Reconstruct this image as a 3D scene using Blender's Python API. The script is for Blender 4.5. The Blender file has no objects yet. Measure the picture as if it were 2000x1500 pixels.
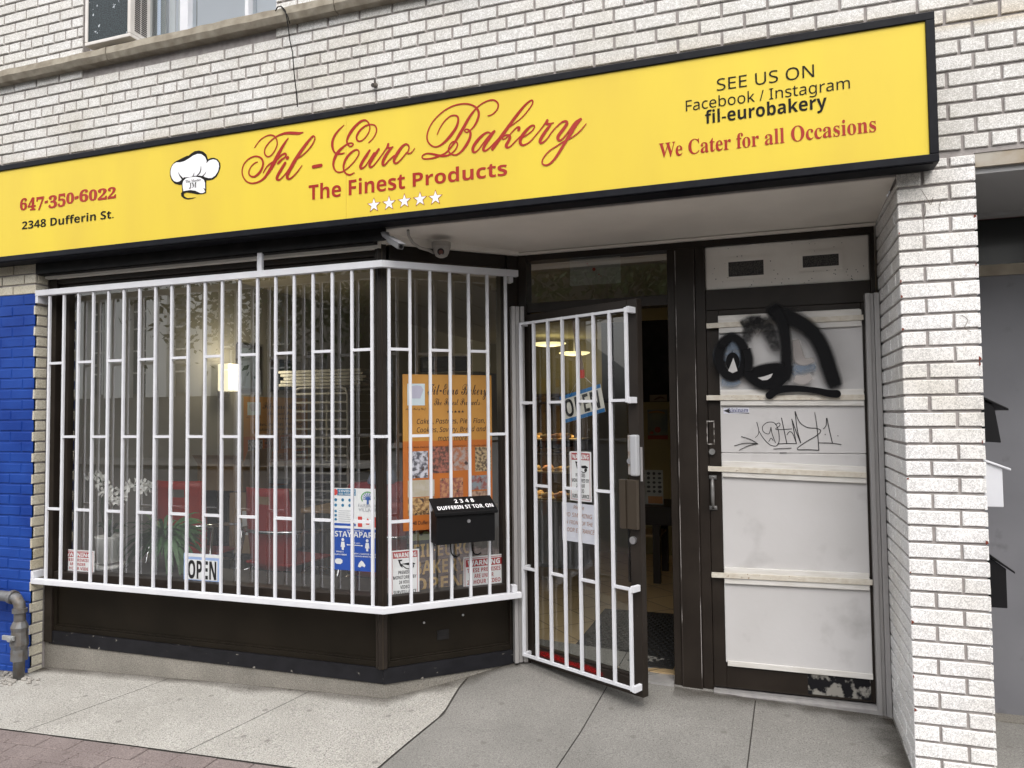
import bpy, bmesh, math, random
from mathutils import Matrix, Vector
R = math.radians
rnd = random.Random(7)
SC = bpy.context.scene
COL = SC.collection

# ---------------------------------------------------------------- camera, sky, sun, exposure
CAM = Vector((0.0, -3.4732, 1.55)); FPX = 1444.0
RM = Matrix(((0.94540512, -0.02363513, -0.32503928),
             (0.3257248, 0.03606576, 0.94477649),
             (-0.01060712, -0.99906989, 0.0417953)))
cam_data = bpy.data.cameras.new('camera'); cam = bpy.data.objects.new('camera', cam_data); COL.objects.link(cam)
cam_data.sensor_width = 36.0; cam_data.lens = FPX / 2000.0 * 36.0; cam_data.clip_start = 0.05; cam_data.clip_end = 600
rot = Matrix((RM.col[0], -RM.col[1], -RM.col[2])).transposed()
cam.matrix_world = Matrix.Translation(CAM) @ rot.to_4x4()
SC.camera = cam

SUN_EL = R(52)
world = bpy.data.worlds.new("World"); SC.world = world; world.use_nodes = True
wn = world.node_tree; wbg = wn.nodes['Background']
sky = wn.nodes.new('ShaderNodeTexSky'); sky.sky_type = 'NISHITA'; sky.sun_disc = False
sky.sun_elevation = SUN_EL; sky.sun_rotation = R(158); sky.air_density = 1.0; sky.dust_density = 4.0; sky.ozone_density = 1.0
hs = wn.nodes.new('ShaderNodeHueSaturation'); hs.inputs['Saturation'].default_value = 0.35
wn.links.new(sky.outputs[0], hs.inputs['Color']); wn.links.new(hs.outputs[0], wbg.inputs[0])
wbg.inputs[1].default_value = 0.15
sun_d = bpy.data.lights.new('sun', 'SUN'); sun_d.energy = 1.5; sun_d.angle = R(170); sun_d.color = (1.0, 0.96, 0.9)
sun = bpy.data.objects.new('sun', sun_d); COL.objects.link(sun)
sun.rotation_euler = (R(90) - SUN_EL, 0, R(22))
SC.view_settings.view_transform = 'Standard'; SC.view_settings.look = 'None'; SC.view_settings.gamma = 1.0
SC.view_settings.exposure = 0.95
SC.cycles.max_bounces = 8; SC.cycles.transparent_max_bounces = 16

# ---------------------------------------------------------------- measuring helpers
def ray(p):
    return RM @ Vector(((p[0] - 1000.0) / FPX, (p[1] - 750.0) / FPX, 1.0))

class Frame:
    """a vertical plane: origin P0, local X along the plane, local -Y towards the street, local Z up"""
    def __init__(s, P0, ang=0.0):
        s.P = Vector(P0); a = R(ang)
        s.u = Vector((math.cos(a), math.sin(a), 0)); s.n = Vector((math.sin(a), -math.cos(a), 0))
        s.M = Matrix.Translation(s.P) @ Matrix.Rotation(a, 4, 'Z')
    def at(s, p, off=0.0):
        v = ray(p); P = s.P + s.n * off
        h = CAM + v * ((P - CAM).dot(s.n) / v.dot(s.n))
        return (h - s.P).dot(s.u), h.z
    def box(s, L, Rr, B, T, off=0.0):
        return s.at(L, off)[0], s.at(Rr, off)[0], s.at(B, off)[1], s.at(T, off)[1]

def onz(p, z):
    v = ray(p); return CAM + v * ((z - CAM.z) / v.z)
def ony(p, y):
    v = ray(p); return CAM + v * ((y - CAM.y) / v.y)

W = Frame((0, 0, 0)); FC = Frame((-1.966, 0.1, 0), 42.7); FD = Frame((-1.37, 0.65, 0), -27.0)
FB = Frame((0, 0.65, 0)); FW = Frame((0, 0.1, 0))

def lerp_tab(x, xs, ys):
    if x <= xs[0]: return ys[0]
    for i in range(1, len(xs)):
        if x <= xs[i]:
            t = (x - xs[i-1]) / (xs[i] - xs[i-1]); return ys[i-1] + t * (ys[i] - ys[i-1])
    return ys[-1]
def G(x, y):
    """height of the pavement: it falls to the street and ramps up to the doors"""
    g = 1.55 + lerp_tab(x, [-6, -4.4, -3, -2, -1, .5, 3], [-1.64, -1.592, -1.543, -1.515, -1.505, -1.515, -1.53])
    k = lerp_tab(x, [-2, -1.4, -.45, .5, 1], [.05, .135, .075, .05, .03])
    return g + (y * k if y > 0 else max(y, -2.2) * .03)

# ---------------------------------------------------------------- mesh helpers
WM = {}          # world matrix a thing's parts are measured against
class MB:
    def __init__(s, M=None): s.v = []; s.f = []; s.m = []; s.M = M; s.mi = 0; s.al = []
    def V(s, p, a=1.0):
        p = Vector(p); s.v.append(s.M @ p if s.M else p); s.al.append(a); return len(s.v) - 1
    def F(s, ids): s.f.append(list(ids)); s.m.append(s.mi)
    def quad(s, a, b, c, d): s.F([s.V(a), s.V(b), s.V(c), s.V(d)])
    def box(s, x0, x1, y0, y1, z0, z1):
        i = [s.V(p) for p in ((x0,y0,z0),(x1,y0,z0),(x1,y1,z0),(x0,y1,z0),(x0,y0,z1),(x1,y0,z1),(x1,y1,z1),(x0,y1,z1))]
        for q in ((0,1,5,4),(1,2,6,5),(2,3,7,6),(3,0,4,7),(4,5,6,7),(3,2,1,0)): s.F([i[k] for k in q])
        return s
    def hexa(s, pts):
        i = [s.V(p) for p in pts]
        for q in ((0,1,5,4),(1,2,6,5),(2,3,7,6),(3,0,4,7),(4,5,6,7),(3,2,1,0)): s.F([i[k] for k in q])
    def prism(s, poly, y0, y1):
        """polygon in the local XZ plane, extruded from y0 to y1 (None: a flat film)"""
        a = [s.V((x, y0, z)) for x, z in poly]
        ar = sum(poly[i-1][0]*poly[i][1] - poly[i][0]*poly[i-1][1] for i in range(len(poly)))
        s.F(a if ar > 0 else a[::-1])
        if y1 is not None:
            b = [s.V((x, y1, z)) for x, z in poly]; n = len(poly)
            s.F(b[::-1] if ar > 0 else b)
            for k in range(n): s.F([a[k], b[k], b[(k+1) % n], a[(k+1) % n]] if ar > 0 else [a[k], a[(k+1) % n], b[(k+1) % n], b[k]])
        return s
    def tube(s, pts, r, n=8, caps=True):
        pts = [Vector(p) for p in pts]; rings = []
        rr = r if isinstance(r, (list, tuple)) else [r] * len(pts)
        prev = None
        for i, p in enumerate(pts):
            d = (pts[min(i+1, len(pts)-1)] - pts[max(i-1, 0)]).normalized()
            if prev is None:
                a = d.orthogonal().normalized()
            else:
                a = (prev - d * prev.dot(d)).normalized()
            prev = a; b = d.cross(a)
            rings.append([s.V(p + (a*math.cos(2*math.pi*k/n) + b*math.sin(2*math.pi*k/n)) * rr[i]) for k in range(n)])
        for i in range(len(rings)-1):
            for k in range(n): s.F([rings[i][k], rings[i][(k+1)%n], rings[i+1][(k+1)%n], rings[i+1][k]])
        if caps: s.F(rings[0][::-1]); s.F(rings[-1])
        return s
    def lathe(s, c, prof, n=20, sx=1.0, sy=1.0):
        """prof: (radius, z) pairs bottom to top, round a vertical axis at c"""
        rings = [[s.V((c[0] + r*sx*math.cos(2*math.pi*k/n), c[1] + r*sy*math.sin(2*math.pi*k/n), c[2] + z)) for k in range(n)] for r, z in prof]
        for i in range(len(rings)-1):
            for k in range(n): s.F([rings[i][k], rings[i][(k+1)%n], rings[i+1][(k+1)%n], rings[i+1][k]])
        s.F(rings[0][::-1]); s.F(rings[-1]); return s
    def disc_y(s, cx, cz, r, y0, y1, n=20):
        return s.prism([(cx + r*math.cos(2*math.pi*k/n), cz + r*math.sin(2*math.pi*k/n)) for k in range(n)], y0, y1)
    def ell(s, c, rx, ry, rz, nu=12, nv=8):
        rings = []
        for j in range(1, nv):
            t = math.pi*j/nv
            rings.append([s.V((c[0]+rx*math.sin(t)*math.cos(2*math.pi*k/nu), c[1]+ry*math.sin(t)*math.sin(2*math.pi*k/nu), c[2]-rz*math.cos(t))) for k in range(nu)])
        a = s.V((c[0], c[1], c[2]-rz)); b = s.V((c[0], c[1], c[2]+rz))
        for k in range(nu):
            s.F([a, rings[0][(k+1)%nu], rings[0][k]]); s.F([b, rings[-1][k], rings[-1][(k+1)%nu]])
        for i in range(len(rings)-1):
            for k in range(nu): s.F([rings[i][k], rings[i][(k+1)%nu], rings[i+1][(k+1)%nu], rings[i+1][k]])
        return s
    def stroke(s, pts, y, dy=0.0006, sub=6, soft=0.0, fr=None, off=0.0, sc=1.0, round_caps=True):
        """a brush stroke of varying width in the XZ plane; pts = (x, z, width)"""
        P = catmull(pts, sub) if len(pts) > 2 else [pts[0]] + [tuple(pts[0][k] + (pts[1][k]-pts[0][k])*t/4 for k in range(3)) for t in range(1, 5)]
        n = len(P); cols = [(-1, 0), (-.72, 1), (.72, 1), (1, 0)] if soft else [(-1, 1), (1, 1)]
        rows = []
        if round_caps and not soft:
            (xa, za, wa), (xb, zb, wb) = P[0], P[1]
            d = math.hypot(xb-xa, zb-za) or 1e-9; ex, ez = (xa-xb)/d, (za-zb)/d
            head = [(xa+ex*wa*.5*f, za+ez*wa*.5*f, wa*math.sqrt(max(0.02, 1-f*f))) for f in (.97, .75, .45)]
            (xa, za, wa), (xb, zb, wb) = P[-1], P[-2]
            d = math.hypot(xb-xa, zb-za) or 1e-9; ex, ez = (xa-xb)/d, (za-zb)/d
            tail = [(xa+ex*wa*.5*f, za+ez*wa*.5*f, wa*math.sqrt(max(0.02, 1-f*f))) for f in (.45, .75, .97)]
            P = head + P + tail; n = len(P)
        for i, (x, z, w) in enumerate(P):
            x0, z0, _ = P[max(i-1, 0)]; x1, z1, _ = P[min(i+1, n-1)]
            d = math.hypot(x1-x0, z1-z0) or 1e-9; nx, nz = -(z1-z0)/d, (x1-x0)/d
            yy = y - dy*i/n; ea = 1.0
            if soft: ea = min(1, i/ (n*.06+1e-6), (n-1-i)/(n*.06+1e-6))
            rows.append([s.V((x+nx*w*.5*(1+soft*(abs(c) > .9))*c, yy, z+nz*w*.5*(1+soft*(abs(c) > .9))*c), a*ea) for c, a in cols])
        for i in range(n-1):
            for k in range(len(cols)-1): s.F([rows[i][k], rows[i][k+1], rows[i+1][k+1], rows[i+1][k]])
        return s
    def build(s, name, mats, root=None, frame=None, base=None, label=None, cat=None, group=None, kind=None, smooth=False, bevel=0.0, alpha=False, seg=2):
        me = bpy.data.meshes.new(name); ob = bpy.data.objects.new(name, me); COL.objects.link(ob)
        wm = Matrix.Identity(4)
        if root is not None:
            ob.parent = root; wm = WM[root.name]
        elif frame is not None or base is not None:
            wm = (frame or W).M @ Matrix.Translation(Vector(base or (0, 0, 0))); ob.matrix_world = wm
        WM[ob.name] = wm; iv = wm.inverted()
        me.from_pydata([iv @ v for v in s.v], [], s.f)
        for m in (mats if isinstance(mats, (list, tuple)) else [mats]): me.materials.append(m)
        me.polygons.foreach_set('material_index', s.m)
        if smooth:
            me.polygons.foreach_set('use_smooth', [True]*len(s.f))
        if alpha:
            at = me.attributes.new('alpha', 'FLOAT', 'POINT'); at.data.foreach_set('value', s.al)
        me.update()
        if bevel:
            md = ob.modifiers.new('bevel', 'BEVEL'); md.width = bevel; md.segments = seg; md.limit_method = 'ANGLE'
        tag(ob, label, cat, group, kind)
        return ob

def tag(o, label=None, cat=None, group=None, kind=None):
    for k, v in (('label', label), ('category', cat), ('group', group), ('kind', kind)):
        if v: o[k] = v
def thing(name, label, cat, frame=W, base=(0, 0, 0), group=None, kind=None):
    o = bpy.data.objects.new(name, None); COL.objects.link(o); o.empty_display_size = .1
    o.matrix_world = frame.M @ Matrix.Translation(Vector(base)); WM[o.name] = o.matrix_world.copy()
    tag(o, label, cat, group, kind); return o
def copy_tree(o, parent=None):
    c = o.copy(); COL.objects.link(c); c.parent = parent
    if parent is not None: c.matrix_parent_inverse = o.matrix_parent_inverse
    WM[c.name] = WM.get(o.name, Matrix.Identity(4))
    for ch in list(o.children): copy_tree(ch, c)
    return c
def catmull(pts, sub):
    out = []; n = len(pts)
    for i in range(n-1):
        p0, p1, p2, p3 = pts[max(i-1, 0)], pts[i], pts[i+1], pts[min(i+2, n-1)]
        for k in range(sub):
            t = k/sub
            out.append(tuple(.5*((2*b) + (c-a)*t + (2*a-5*b+4*c-d)*t*t + (3*b-a-3*c+d)*t**3) for a, b, c, d in zip(p0, p1, p2, p3)))
    out.append(tuple(pts[-1])); return [(a, b, max(c, 1e-5)) if len(o3) == 3 else o3 for o3 in out for a, b, c in [o3]] if len(pts[0]) == 3 else out

STY = {'r': (0x1D5A0, 0x1D5BA, 0x1D7E2), 'b': (0x1D5D4, 0x1D5EE, 0x1D7EC), 's': (0x1D400, 0x1D41A, 0x1D7CE), 'script': (0x1D4D0, 0x1D4EA, None),
       'i': (0x1D608, 0x1D622, None), 'si': (0x1D468, 0x1D482, None), 'bi': (0x1D63C, 0x1D656, 0x1D7EC)}
KEEP = bpy.data.curves.new('font_holder', 'FONT'); KEEP.body = 'a' + chr(0x1D5D4)
def txt(mb, s, x0, x1, z0, z1, y, style=None, off=0.0):
    """lettering filled into the box x0..x1, z0..z1 of the mesh's XZ plane"""
    if style in STY:
        U, L, D = STY[style]
        s = ''.join(chr(U+ord(c)-65) if 'A' <= c <= 'Z' else chr(L+ord(c)-97) if 'a' <= c <= 'z' else chr(D+ord(c)-48) if D and c.isdigit() else c for c in s)
    cu = KEEP.copy(); cu.body = s; cu.resolution_u = 4; cu.offset = off
    ob = bpy.data.objects.new('lettering', cu); me = bpy.data.meshes.new_from_object(ob)
    vs = [v.co.copy() for v in me.vertices]
    if vs:
        ax = min(v.x for v in vs); bx = max(v.x for v in vs); az = min(v.y for v in vs); bz = max(v.y for v in vs)
        o = len(mb.v)
        for v in vs: mb.V((x0 + (v.x-ax)/(bx-ax or 1)*(x1-x0), y, z0 + (v.y-az)/(bz-az or 1)*(z1-z0)))
        for p in me.polygons: mb.F([o+i for i in p.vertices])
    bpy.data.objects.remove(ob); bpy.data.meshes.remove(me); bpy.data.curves.remove(cu)

# ---------------------------------------------------------------- materials
def mat(name, c, rough=0.5, metal=0.0, c2=None, scale=8.0, detail=6.0, bump=0.0, bscale=None, spec=0.5, lo=.35, hi=.65, stretch=None,
        spots=None, sscale=60.0, samt=.66, ssoft=.05, sdetail=3, rvar=0.0, emit=None, estr=0.0):
    m = bpy.data.materials.new(name); m.use_nodes = True; nt = m.node_tree; b = nt.nodes['Principled BSDF']; N = nt.nodes.new; Lk = nt.links.new
    b.inputs['Roughness'].default_value = rough; b.inputs['Metallic'].default_value = metal
    b.inputs['Specular IOR Level'].default_value = spec; b.inputs['Base Color'].default_value = (*c, 1)
    if c2 or bump or spots or rvar:
        tc = N('ShaderNodeTexCoord'); src = tc.outputs['Object']
        if stretch:
            mp = N('ShaderNodeMapping'); mp.inputs['Scale'].default_value = stretch; Lk(src, mp.inputs[0]); src = mp.outputs[0]
        n = N('ShaderNodeTexNoise'); n.inputs['Scale'].default_value = scale; n.inputs['Detail'].default_value = detail; Lk(src, n.inputs[0])
        col = None
        if c2:
            r = N('ShaderNodeValToRGB'); r.color_ramp.elements[0].position = lo; r.color_ramp.elements[1].position = hi
            r.color_ramp.elements[0].color = (*c, 1); r.color_ramp.elements[1].color = (*c2, 1)
            Lk(n.outputs[0], r.inputs[0]); col = r.outputs[0]
        if spots:
            n2 = N('ShaderNodeTexNoise'); n2.inputs['Scale'].default_value = sscale; n2.inputs['Detail'].default_value = sdetail; Lk(src, n2.inputs[0])
            r2 = N('ShaderNodeValToRGB'); r2.color_ramp.elements[0].position = samt; r2.color_ramp.elements[1].position = min(1, samt+ssoft)
            Lk(n2.outputs[0], r2.inputs[0])
            mx = N('ShaderNodeMix'); mx.data_type = 'RGBA'; Lk(r2.outputs[0], mx.inputs[0])
            mx.inputs[6].default_value = (*c, 1); mx.inputs[7].default_value = (*spots, 1)
            if col: Lk(col, mx.inputs[6])
            col = mx.outputs[2]
        if col: Lk(col, b.inputs['Base Color'])
        if rvar:
            mr = N('ShaderNodeMapRange'); mr.inputs[3].default_value = max(.05, rough-rvar); mr.inputs[4].default_value = min(1, rough+rvar)
            Lk(n.outputs[0], mr.inputs[0]); Lk(mr.outputs[0], b.inputs['Roughness'])
        if bump:
            n3 = N('ShaderNodeTexNoise'); n3.inputs['Scale'].default_value = bscale or scale*4; n3.inputs['Detail'].default_value = 4; Lk(src, n3.inputs[0])
            bp = N('ShaderNodeBump'); bp.inputs['Strength'].default_value = bump; bp.inputs['Distance'].default_value = .004
            Lk(n3.outputs[0], bp.inputs['Height']); Lk(bp.outputs[0], b.inputs['Normal'])
    if emit:
        b.inputs['Emission Color'].default_value = (*emit, 1); b.inputs['Emission Strength'].default_value = estr
    return m

def brick_mat(name, hi, vein, warm, stain=None, amt=.47, vs=120, bmp=.35):
    """glazed brick: pale face, fine dark crawling veins, each brick a little different, grime of its own"""
    m = bpy.data.materials.new(name); m.use_nodes = True; nt = m.node_tree; b = nt.nodes['Principled BSDF']; N = nt.nodes.new; Lk = nt.links.new
    tc = N('ShaderNodeTexCoord'); P = tc.outputs['Object']
    n = N('ShaderNodeTexNoise'); n.inputs['Scale'].default_value = vs; n.inputs['Detail'].default_value = 2.5; n.inputs['Distortion'].default_value = 1.6; Lk(P, n.inputs[0])
    n1 = N('ShaderNodeTexNoise'); n1.inputs['Scale'].default_value = 6; n1.inputs['Detail'].default_value = 3; Lk(P, n1.inputs[0])
    ad = N('ShaderNodeMath'); ad.operation = 'MULTIPLY_ADD'; Lk(n1.outputs[0], ad.inputs[0]); ad.inputs[1].default_value = -.22; Lk(n.outputs[0], ad.inputs[2])
    r = N('ShaderNodeValToRGB'); e = r.color_ramp.elements
    e[0].position = amt - .20; e[0].color = (*vein, 1); e[1].position = amt - .06; e[1].color = (*hi, 1)
    Lk(ad.outputs[0], r.inputs[0])
    geo = N('ShaderNodeNewGeometry')
    rp = N('ShaderNodeMapRange'); rp.inputs[3].default_value = 0.0; rp.inputs[4].default_value = .55; Lk(geo.outputs['Random Per Island'], rp.inputs[0])
    mx = N('ShaderNodeMix'); mx.data_type = 'RGBA'; mx.blend_type = 'MULTIPLY'; Lk(rp.outputs[0], mx.inputs[0]); Lk(r.outputs[0], mx.inputs[6]); mx.inputs[7].default_value = (*warm, 1)
    out = mx.outputs[2]
    # broad weather grime
    n4 = N('ShaderNodeTexNoise'); n4.inputs['Scale'].default_value = 2.2; n4.inputs['Detail'].default_value = 6; Lk(P, n4.inputs[0])
    r4 = N('ShaderNodeValToRGB'); r4.color_ramp.elements[0].position = .45; r4.color_ramp.elements[1].position = .75
    r4.color_ramp.elements[0].color = (1, 1, 1, 1); r4.color_ramp.elements[1].color = (.80, .77, .70, 1); Lk(n4.outputs[0], r4.inputs[0])
    m4 = N('ShaderNodeMix'); m4.data_type = 'RGBA'; m4.blend_type = 'MULTIPLY'; m4.inputs[0].default_value = .8; Lk(out, m4.inputs[6]); Lk(r4.outputs[0], m4.inputs[7]); out = m4.outputs[2]
    if stain:
        z0, z1, colr = stain        # rust-coloured run-off that has collected along an edge
        sp = N('ShaderNodeSeparateXYZ'); Lk(P, sp.inputs[0])
        mr = N('ShaderNodeMapRange'); mr.inputs[1].default_value = z0; mr.inputs[2].default_value = z1; mr.inputs[3].default_value = 1; mr.inputs[4].default_value = 0; Lk(sp.outputs[2], mr.inputs[0])
        n5 = N('ShaderNodeTexNoise'); n5.inputs['Scale'].default_value = 3.5; n5.inputs['Detail'].default_value = 7; Lk(P, n5.inputs[0])
        lo_ = N('ShaderNodeMapRange'); lo_.inputs[1].default_value = z0-.03; lo_.inputs[2].default_value = z0; Lk(sp.outputs[2], lo_.inputs[0])
        m0 = N('ShaderNodeMath'); m0.operation = 'MULTIPLY'; Lk(mr.outputs[0], m0.inputs[0]); Lk(lo_.outputs[0], m0.inputs[1])
        ml = N('ShaderNodeMath'); ml.operation = 'MULTIPLY'; Lk(m0.outputs[0], ml.inputs[0]); Lk(n5.outputs[0], ml.inputs[1])
        m5 = N('ShaderNodeMix'); m5.data_type = 'RGBA'; m5.blend_type = 'MULTIPLY'; Lk(ml.outputs[0], m5.inputs[0]); Lk(out, m5.inputs[6]); m5.inputs[7].default_value = (*colr, 1); out = m5.outputs[2]
    Lk(out, b.inputs['Base Color']); b.inputs['Roughness'].default_value = .42
    bp = N('ShaderNodeBump'); bp.inputs['Strength'].default_value = bmp; bp.inputs['Distance'].default_value = .003; Lk(n.outputs[0], bp.inputs['Height']); Lk(bp.outputs[0], b.inputs['Normal'])
    return m

def concrete(name, c, c2, grit=.5, lines=None, fleck=(.12, .11, .10), flat_=True):
    m = bpy.data.materials.new(name); m.use_nodes = True; nt = m.node_tree; b = nt.nodes['Principled BSDF']; N = nt.nodes.new; Lk = nt.links.new
    tc = N('ShaderNodeTexCoord'); P = tc.outputs['Object']
    a = N('ShaderNodeTexNoise'); a.inputs['Scale'].default_value = 1.7; a.inputs['Detail'].default_value = 8; a.inputs['Roughness'].default_value = .62; Lk(P, a.inputs[0])
    r = N('ShaderNodeValToRGB'); r.color_ramp.elements[0].position = .33; r.color_ramp.elements[1].position = .68
    r.color_ramp.elements[0].color = (*c, 1); r.color_ramp.elements[1].color = (*c2, 1); Lk(a.outputs[0], r.inputs[0])
    g = N('ShaderNodeTexNoise'); g.inputs['Scale'].default_value = 170; g.inputs['Detail'].default_value = 3; Lk(P, g.inputs[0])
    gr = N('ShaderNodeMapRange'); gr.inputs[1].default_value = .3; gr.inputs[2].default_value = .7; gr.inputs[3].default_value = 1-grit*.55; gr.inputs[4].default_value = 1+grit*.55; Lk(g.outputs[0], gr.inputs[0])
    mx = N('ShaderNodeVectorMath'); mx.operation = 'SCALE'; Lk(r.outputs[0], mx.inputs[0]); Lk(gr.outputs[0], mx.inputs['Scale'])
    out = mx.outputs[0]
    v = N('ShaderNodeTexVoronoi'); v.voronoi_dimensions = '2D' if flat_ else '3D'; v.inputs['Scale'].default_value = 38; Lk(P, v.inputs[0])
    vn = N('ShaderNodeTexNoise'); vn.inputs['Scale'].default_value = 5; Lk(P, vn.inputs[0])
    vm = N('ShaderNodeMath'); vm.operation = 'MULTIPLY_ADD'; Lk(vn.outputs[0], vm.inputs[0]); vm.inputs[1].default_value = -.15; Lk(v.outputs['Distance'], vm.inputs[2])
    vr = N('ShaderNodeValToRGB'); vr.color_ramp.elements[0].position = .0; vr.color_ramp.elements[1].position = .028; vr.color_ramp.elements[0].color = (1, 1, 1, 1); vr.color_ramp.elements[1].color = (0, 0, 0, 1); Lk(vm.outputs[0], vr.inputs[0])
    f = N('ShaderNodeMix'); f.data_type = 'RGBA'; Lk(vr.outputs[0], f.inputs[0]); Lk(out, f.inputs[6]); f.inputs[7].default_value = (*fleck, 1)
    v2 = N('ShaderNodeTexVoronoi'); v2.voronoi_dimensions = '2D' if flat_ else '3D'; v2.inputs['Scale'].default_value = 2.6; Lk(P, v2.inputs[0])      # old flattened gum
    v2r = N('ShaderNodeValToRGB'); v2r.color_ramp.elements[0].position = .032; v2r.color_ramp.elements[1].position = .045; v2r.color_ramp.elements[0].color = (.55, .55, .55, 1); v2r.color_ramp.elements[1].color = (0, 0, 0, 1); Lk(v2.outputs['Distance'], v2r.inputs[0])
    f2 = N('ShaderNodeMix'); f2.data_type = 'RGBA'; Lk(v2r.outputs[0], f2.inputs[0]); Lk(f.outputs[2], f2.inputs[6]); f2.inputs[7].default_value = (*fleck, 1)
    Lk(f2.outputs[2], b.inputs['Base Color']); b.inputs['Roughness'].default_value = .9
    h = g.outputs[0]
    if lines:
        w = N('ShaderNodeTexWave'); w.inputs['Scale'].default_value = lines; w.inputs['Distortion'].default_value = 2.5; w.inputs['Detail Scale'].default_value = 3
        Lk(P, w.inputs[0]); hm = N('ShaderNodeMath'); hm.operation = 'ADD'; Lk(w.outputs[1], hm.inputs[0]); Lk(g.outputs[0], hm.inputs[1]); h = hm.outputs[0]
    bp = N('ShaderNodeBump'); bp.inputs['Strength'].default_value = .5; bp.inputs['Distance'].default_value = .004; Lk(h, bp.inputs['Height']); Lk(bp.outputs[0], b.inputs['Normal'])
    return m

def glass(name, tint=(.9, .93, .92), f0=.07):
    m = bpy.data.materials.new(name); m.use_nodes = True; nt = m.node_tree; N = nt.nodes.new; Lk = nt.links.new
    nt.nodes.remove(nt.nodes['Principled BSDF']); o = nt.nodes['Material Output']
    t = N('ShaderNodeBsdfTransparent'); t.inputs[0].default_value = (*tint, 1); g = N('ShaderNodeBsdfGlossy'); g.inputs['Roughness'].default_value = .0
    lw = N('ShaderNodeLayerWeight'); lw.inputs[0].default_value = .5
    p = N('ShaderNodeMath'); p.operation = 'POWER'; Lk(lw.outputs['Facing'], p.inputs[0]); p.inputs[1].default_value = 4.0
    q = N('ShaderNodeMath'); q.operation = 'MULTIPLY_ADD'; Lk(p.outputs[0], q.inputs[0]); q.inputs[1].default_value = 1-f0; q.inputs[2].default_value = f0
    mx = N('ShaderNodeMixShader'); Lk(q.outputs[0], mx.inputs[0]); Lk(t.outputs[0], mx.inputs[1]); Lk(g.outputs[0], mx.inputs[2]); Lk(mx.outputs[0], o.inputs[0])
    return m

def film(name, c, rough=.6, amt=1.0, nscale=0.0):
    """paint whose edge feathers away with the mesh's alpha attribute"""
    m = bpy.data.materials.new(name); m.use_nodes = True; nt = m.node_tree; N = nt.nodes.new; Lk = nt.links.new; b = nt.nodes['Principled BSDF']
    b.inputs['Base Color'].default_value = (*c, 1); b.inputs['Roughness'].default_value = rough; b.inputs['Specular IOR Level'].default_value = .12
    at = N('ShaderNodeAttribute'); at.attribute_name = 'alpha'
    ml = N('ShaderNodeMath'); ml.operation = 'MULTIPLY'; Lk(at.outputs['Fac'], ml.inputs[0]); ml.inputs[1].default_value = amt
    if nscale:
        n = N('ShaderNodeTexNoise'); n.inputs['Scale'].default_value = nscale; n.inputs['Detail'].default_value = 5
        mr = N('ShaderNodeMapRange'); mr.inputs[1].default_value = .3; mr.inputs[2].default_value = .6; mr.inputs[3].default_value = .55 * amt; mr.inputs[4].default_value = amt; Lk(n.outputs[0], mr.inputs[0]); Lk(mr.outputs[0], ml.inputs[1])
    Lk(ml.outputs[0], b.inputs['Alpha'])
    return m

M = {}
M['brick'] = brick_mat('white_glazed_brick', (.75, .745, .73), (.50, .49, .465), (.92, .90, .86), (3.165, 3.29, (.66, .50, .26)), amt=.535, vs=120, bmp=.2)
M['brick_pier'] = brick_mat('white_pier_brick', (.87, .865, .86), (.56, .555, .55), (.96, .95, .93), amt=.50, vs=125, bmp=.12)
M['brick_side'] = brick_mat('return_brick', (.62, .59, .50), (.42, .39, .31), (.88, .84, .74), amt=.46)
M['mortar'] = mat('mortar', (.28, .255, .245), .95, c2=(.36, .335, .32), scale=30, bump=.4, bscale=200)
M['blue'] = mat('blue_wall_paint', (.007, .036, .22), .5, spec=.2, c2=(.014, .058, .29), scale=4, detail=8, bump=.25, bscale=90, spots=(.6, .62, .7), sscale=9, samt=.78)
M['yellow'] = mat('yellow_vinyl', (.715, .55, .052), .42, spec=.25, c2=(.66, .49, .056), scale=1.1, detail=7, stretch=(2.2, 1, .6), bump=.12, bscale=2.2, spots=(.5, .33, .05), sscale=34, samt=.79)
M['navy'] = mat('black_sign_frame', (.0045, .005, .008), .5, spec=.14, c2=(.008, .009, .0125), scale=20, spots=(.5, .5, .5), sscale=22, samt=.80)
M['red_vinyl'] = mat('red_vinyl', (.31, .016, .008), .5, spec=.2, c2=(.36, .035, .025), scale=1.4)
M['black_vinyl'] = mat('black_vinyl', (.009, .008, .007), .6, spec=.15)
M['white_vinyl'] = mat('white_vinyl', (.80, .80, .82), .45)
M['brown'] = mat('brown_painted_metal', (.0155, .0115, .0088), .42, spec=.28, c2=(.022, .0165, .0125), scale=5, spots=(.12, .105, .09), sscale=55, samt=.765, rvar=.1, bump=.06, bscale=40)
M['brown_panel'] = mat('dark_brown_panel', (.0105, .0085, .006), .5, spec=.1, c2=(.0145, .0115, .008), scale=3, spots=(.22, .21, .2), sscale=26, samt=.815, rvar=.08)
M['bronze'] = mat('bronze_strip', (.075, .06, .042), .35, .6)
M['black_frame'] = mat('black_paint', (.005, .005, .0055), .5, spec=.2, c2=(.016, .015, .015), scale=9)
M['kick'] = mat('worn_black_skirting', (.007, .007, .009), .5, spec=.25, c2=(.011, .011, .014), scale=12, spots=(.24, .225, .20), sscale=19, samt=.675, stretch=(1, 1, 1.5))
M['base'] = concrete('base_concrete', (.15, .14, .122), (.245, .23, .20), .7, flat_=False)
M['white'] = mat('white_gloss_paint', (.66, .67, .70), .45, spec=.25, c2=(.60, .61, .645), scale=7)
M['soffit'] = mat('soffit_paint', (.80, .76, .69), .7, c2=(.70, .665, .60), scale=2.5, bump=.2, bscale=20)
M['board'] = mat('white_door_board', (.56, .55, .55), .6, c2=(.51, .50, .495), scale=1.9, detail=9, spots=(.37, .36, .355), sscale=4.6, samt=.60, ssoft=.22, sdetail=9, bump=.12, bscale=45)
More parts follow.
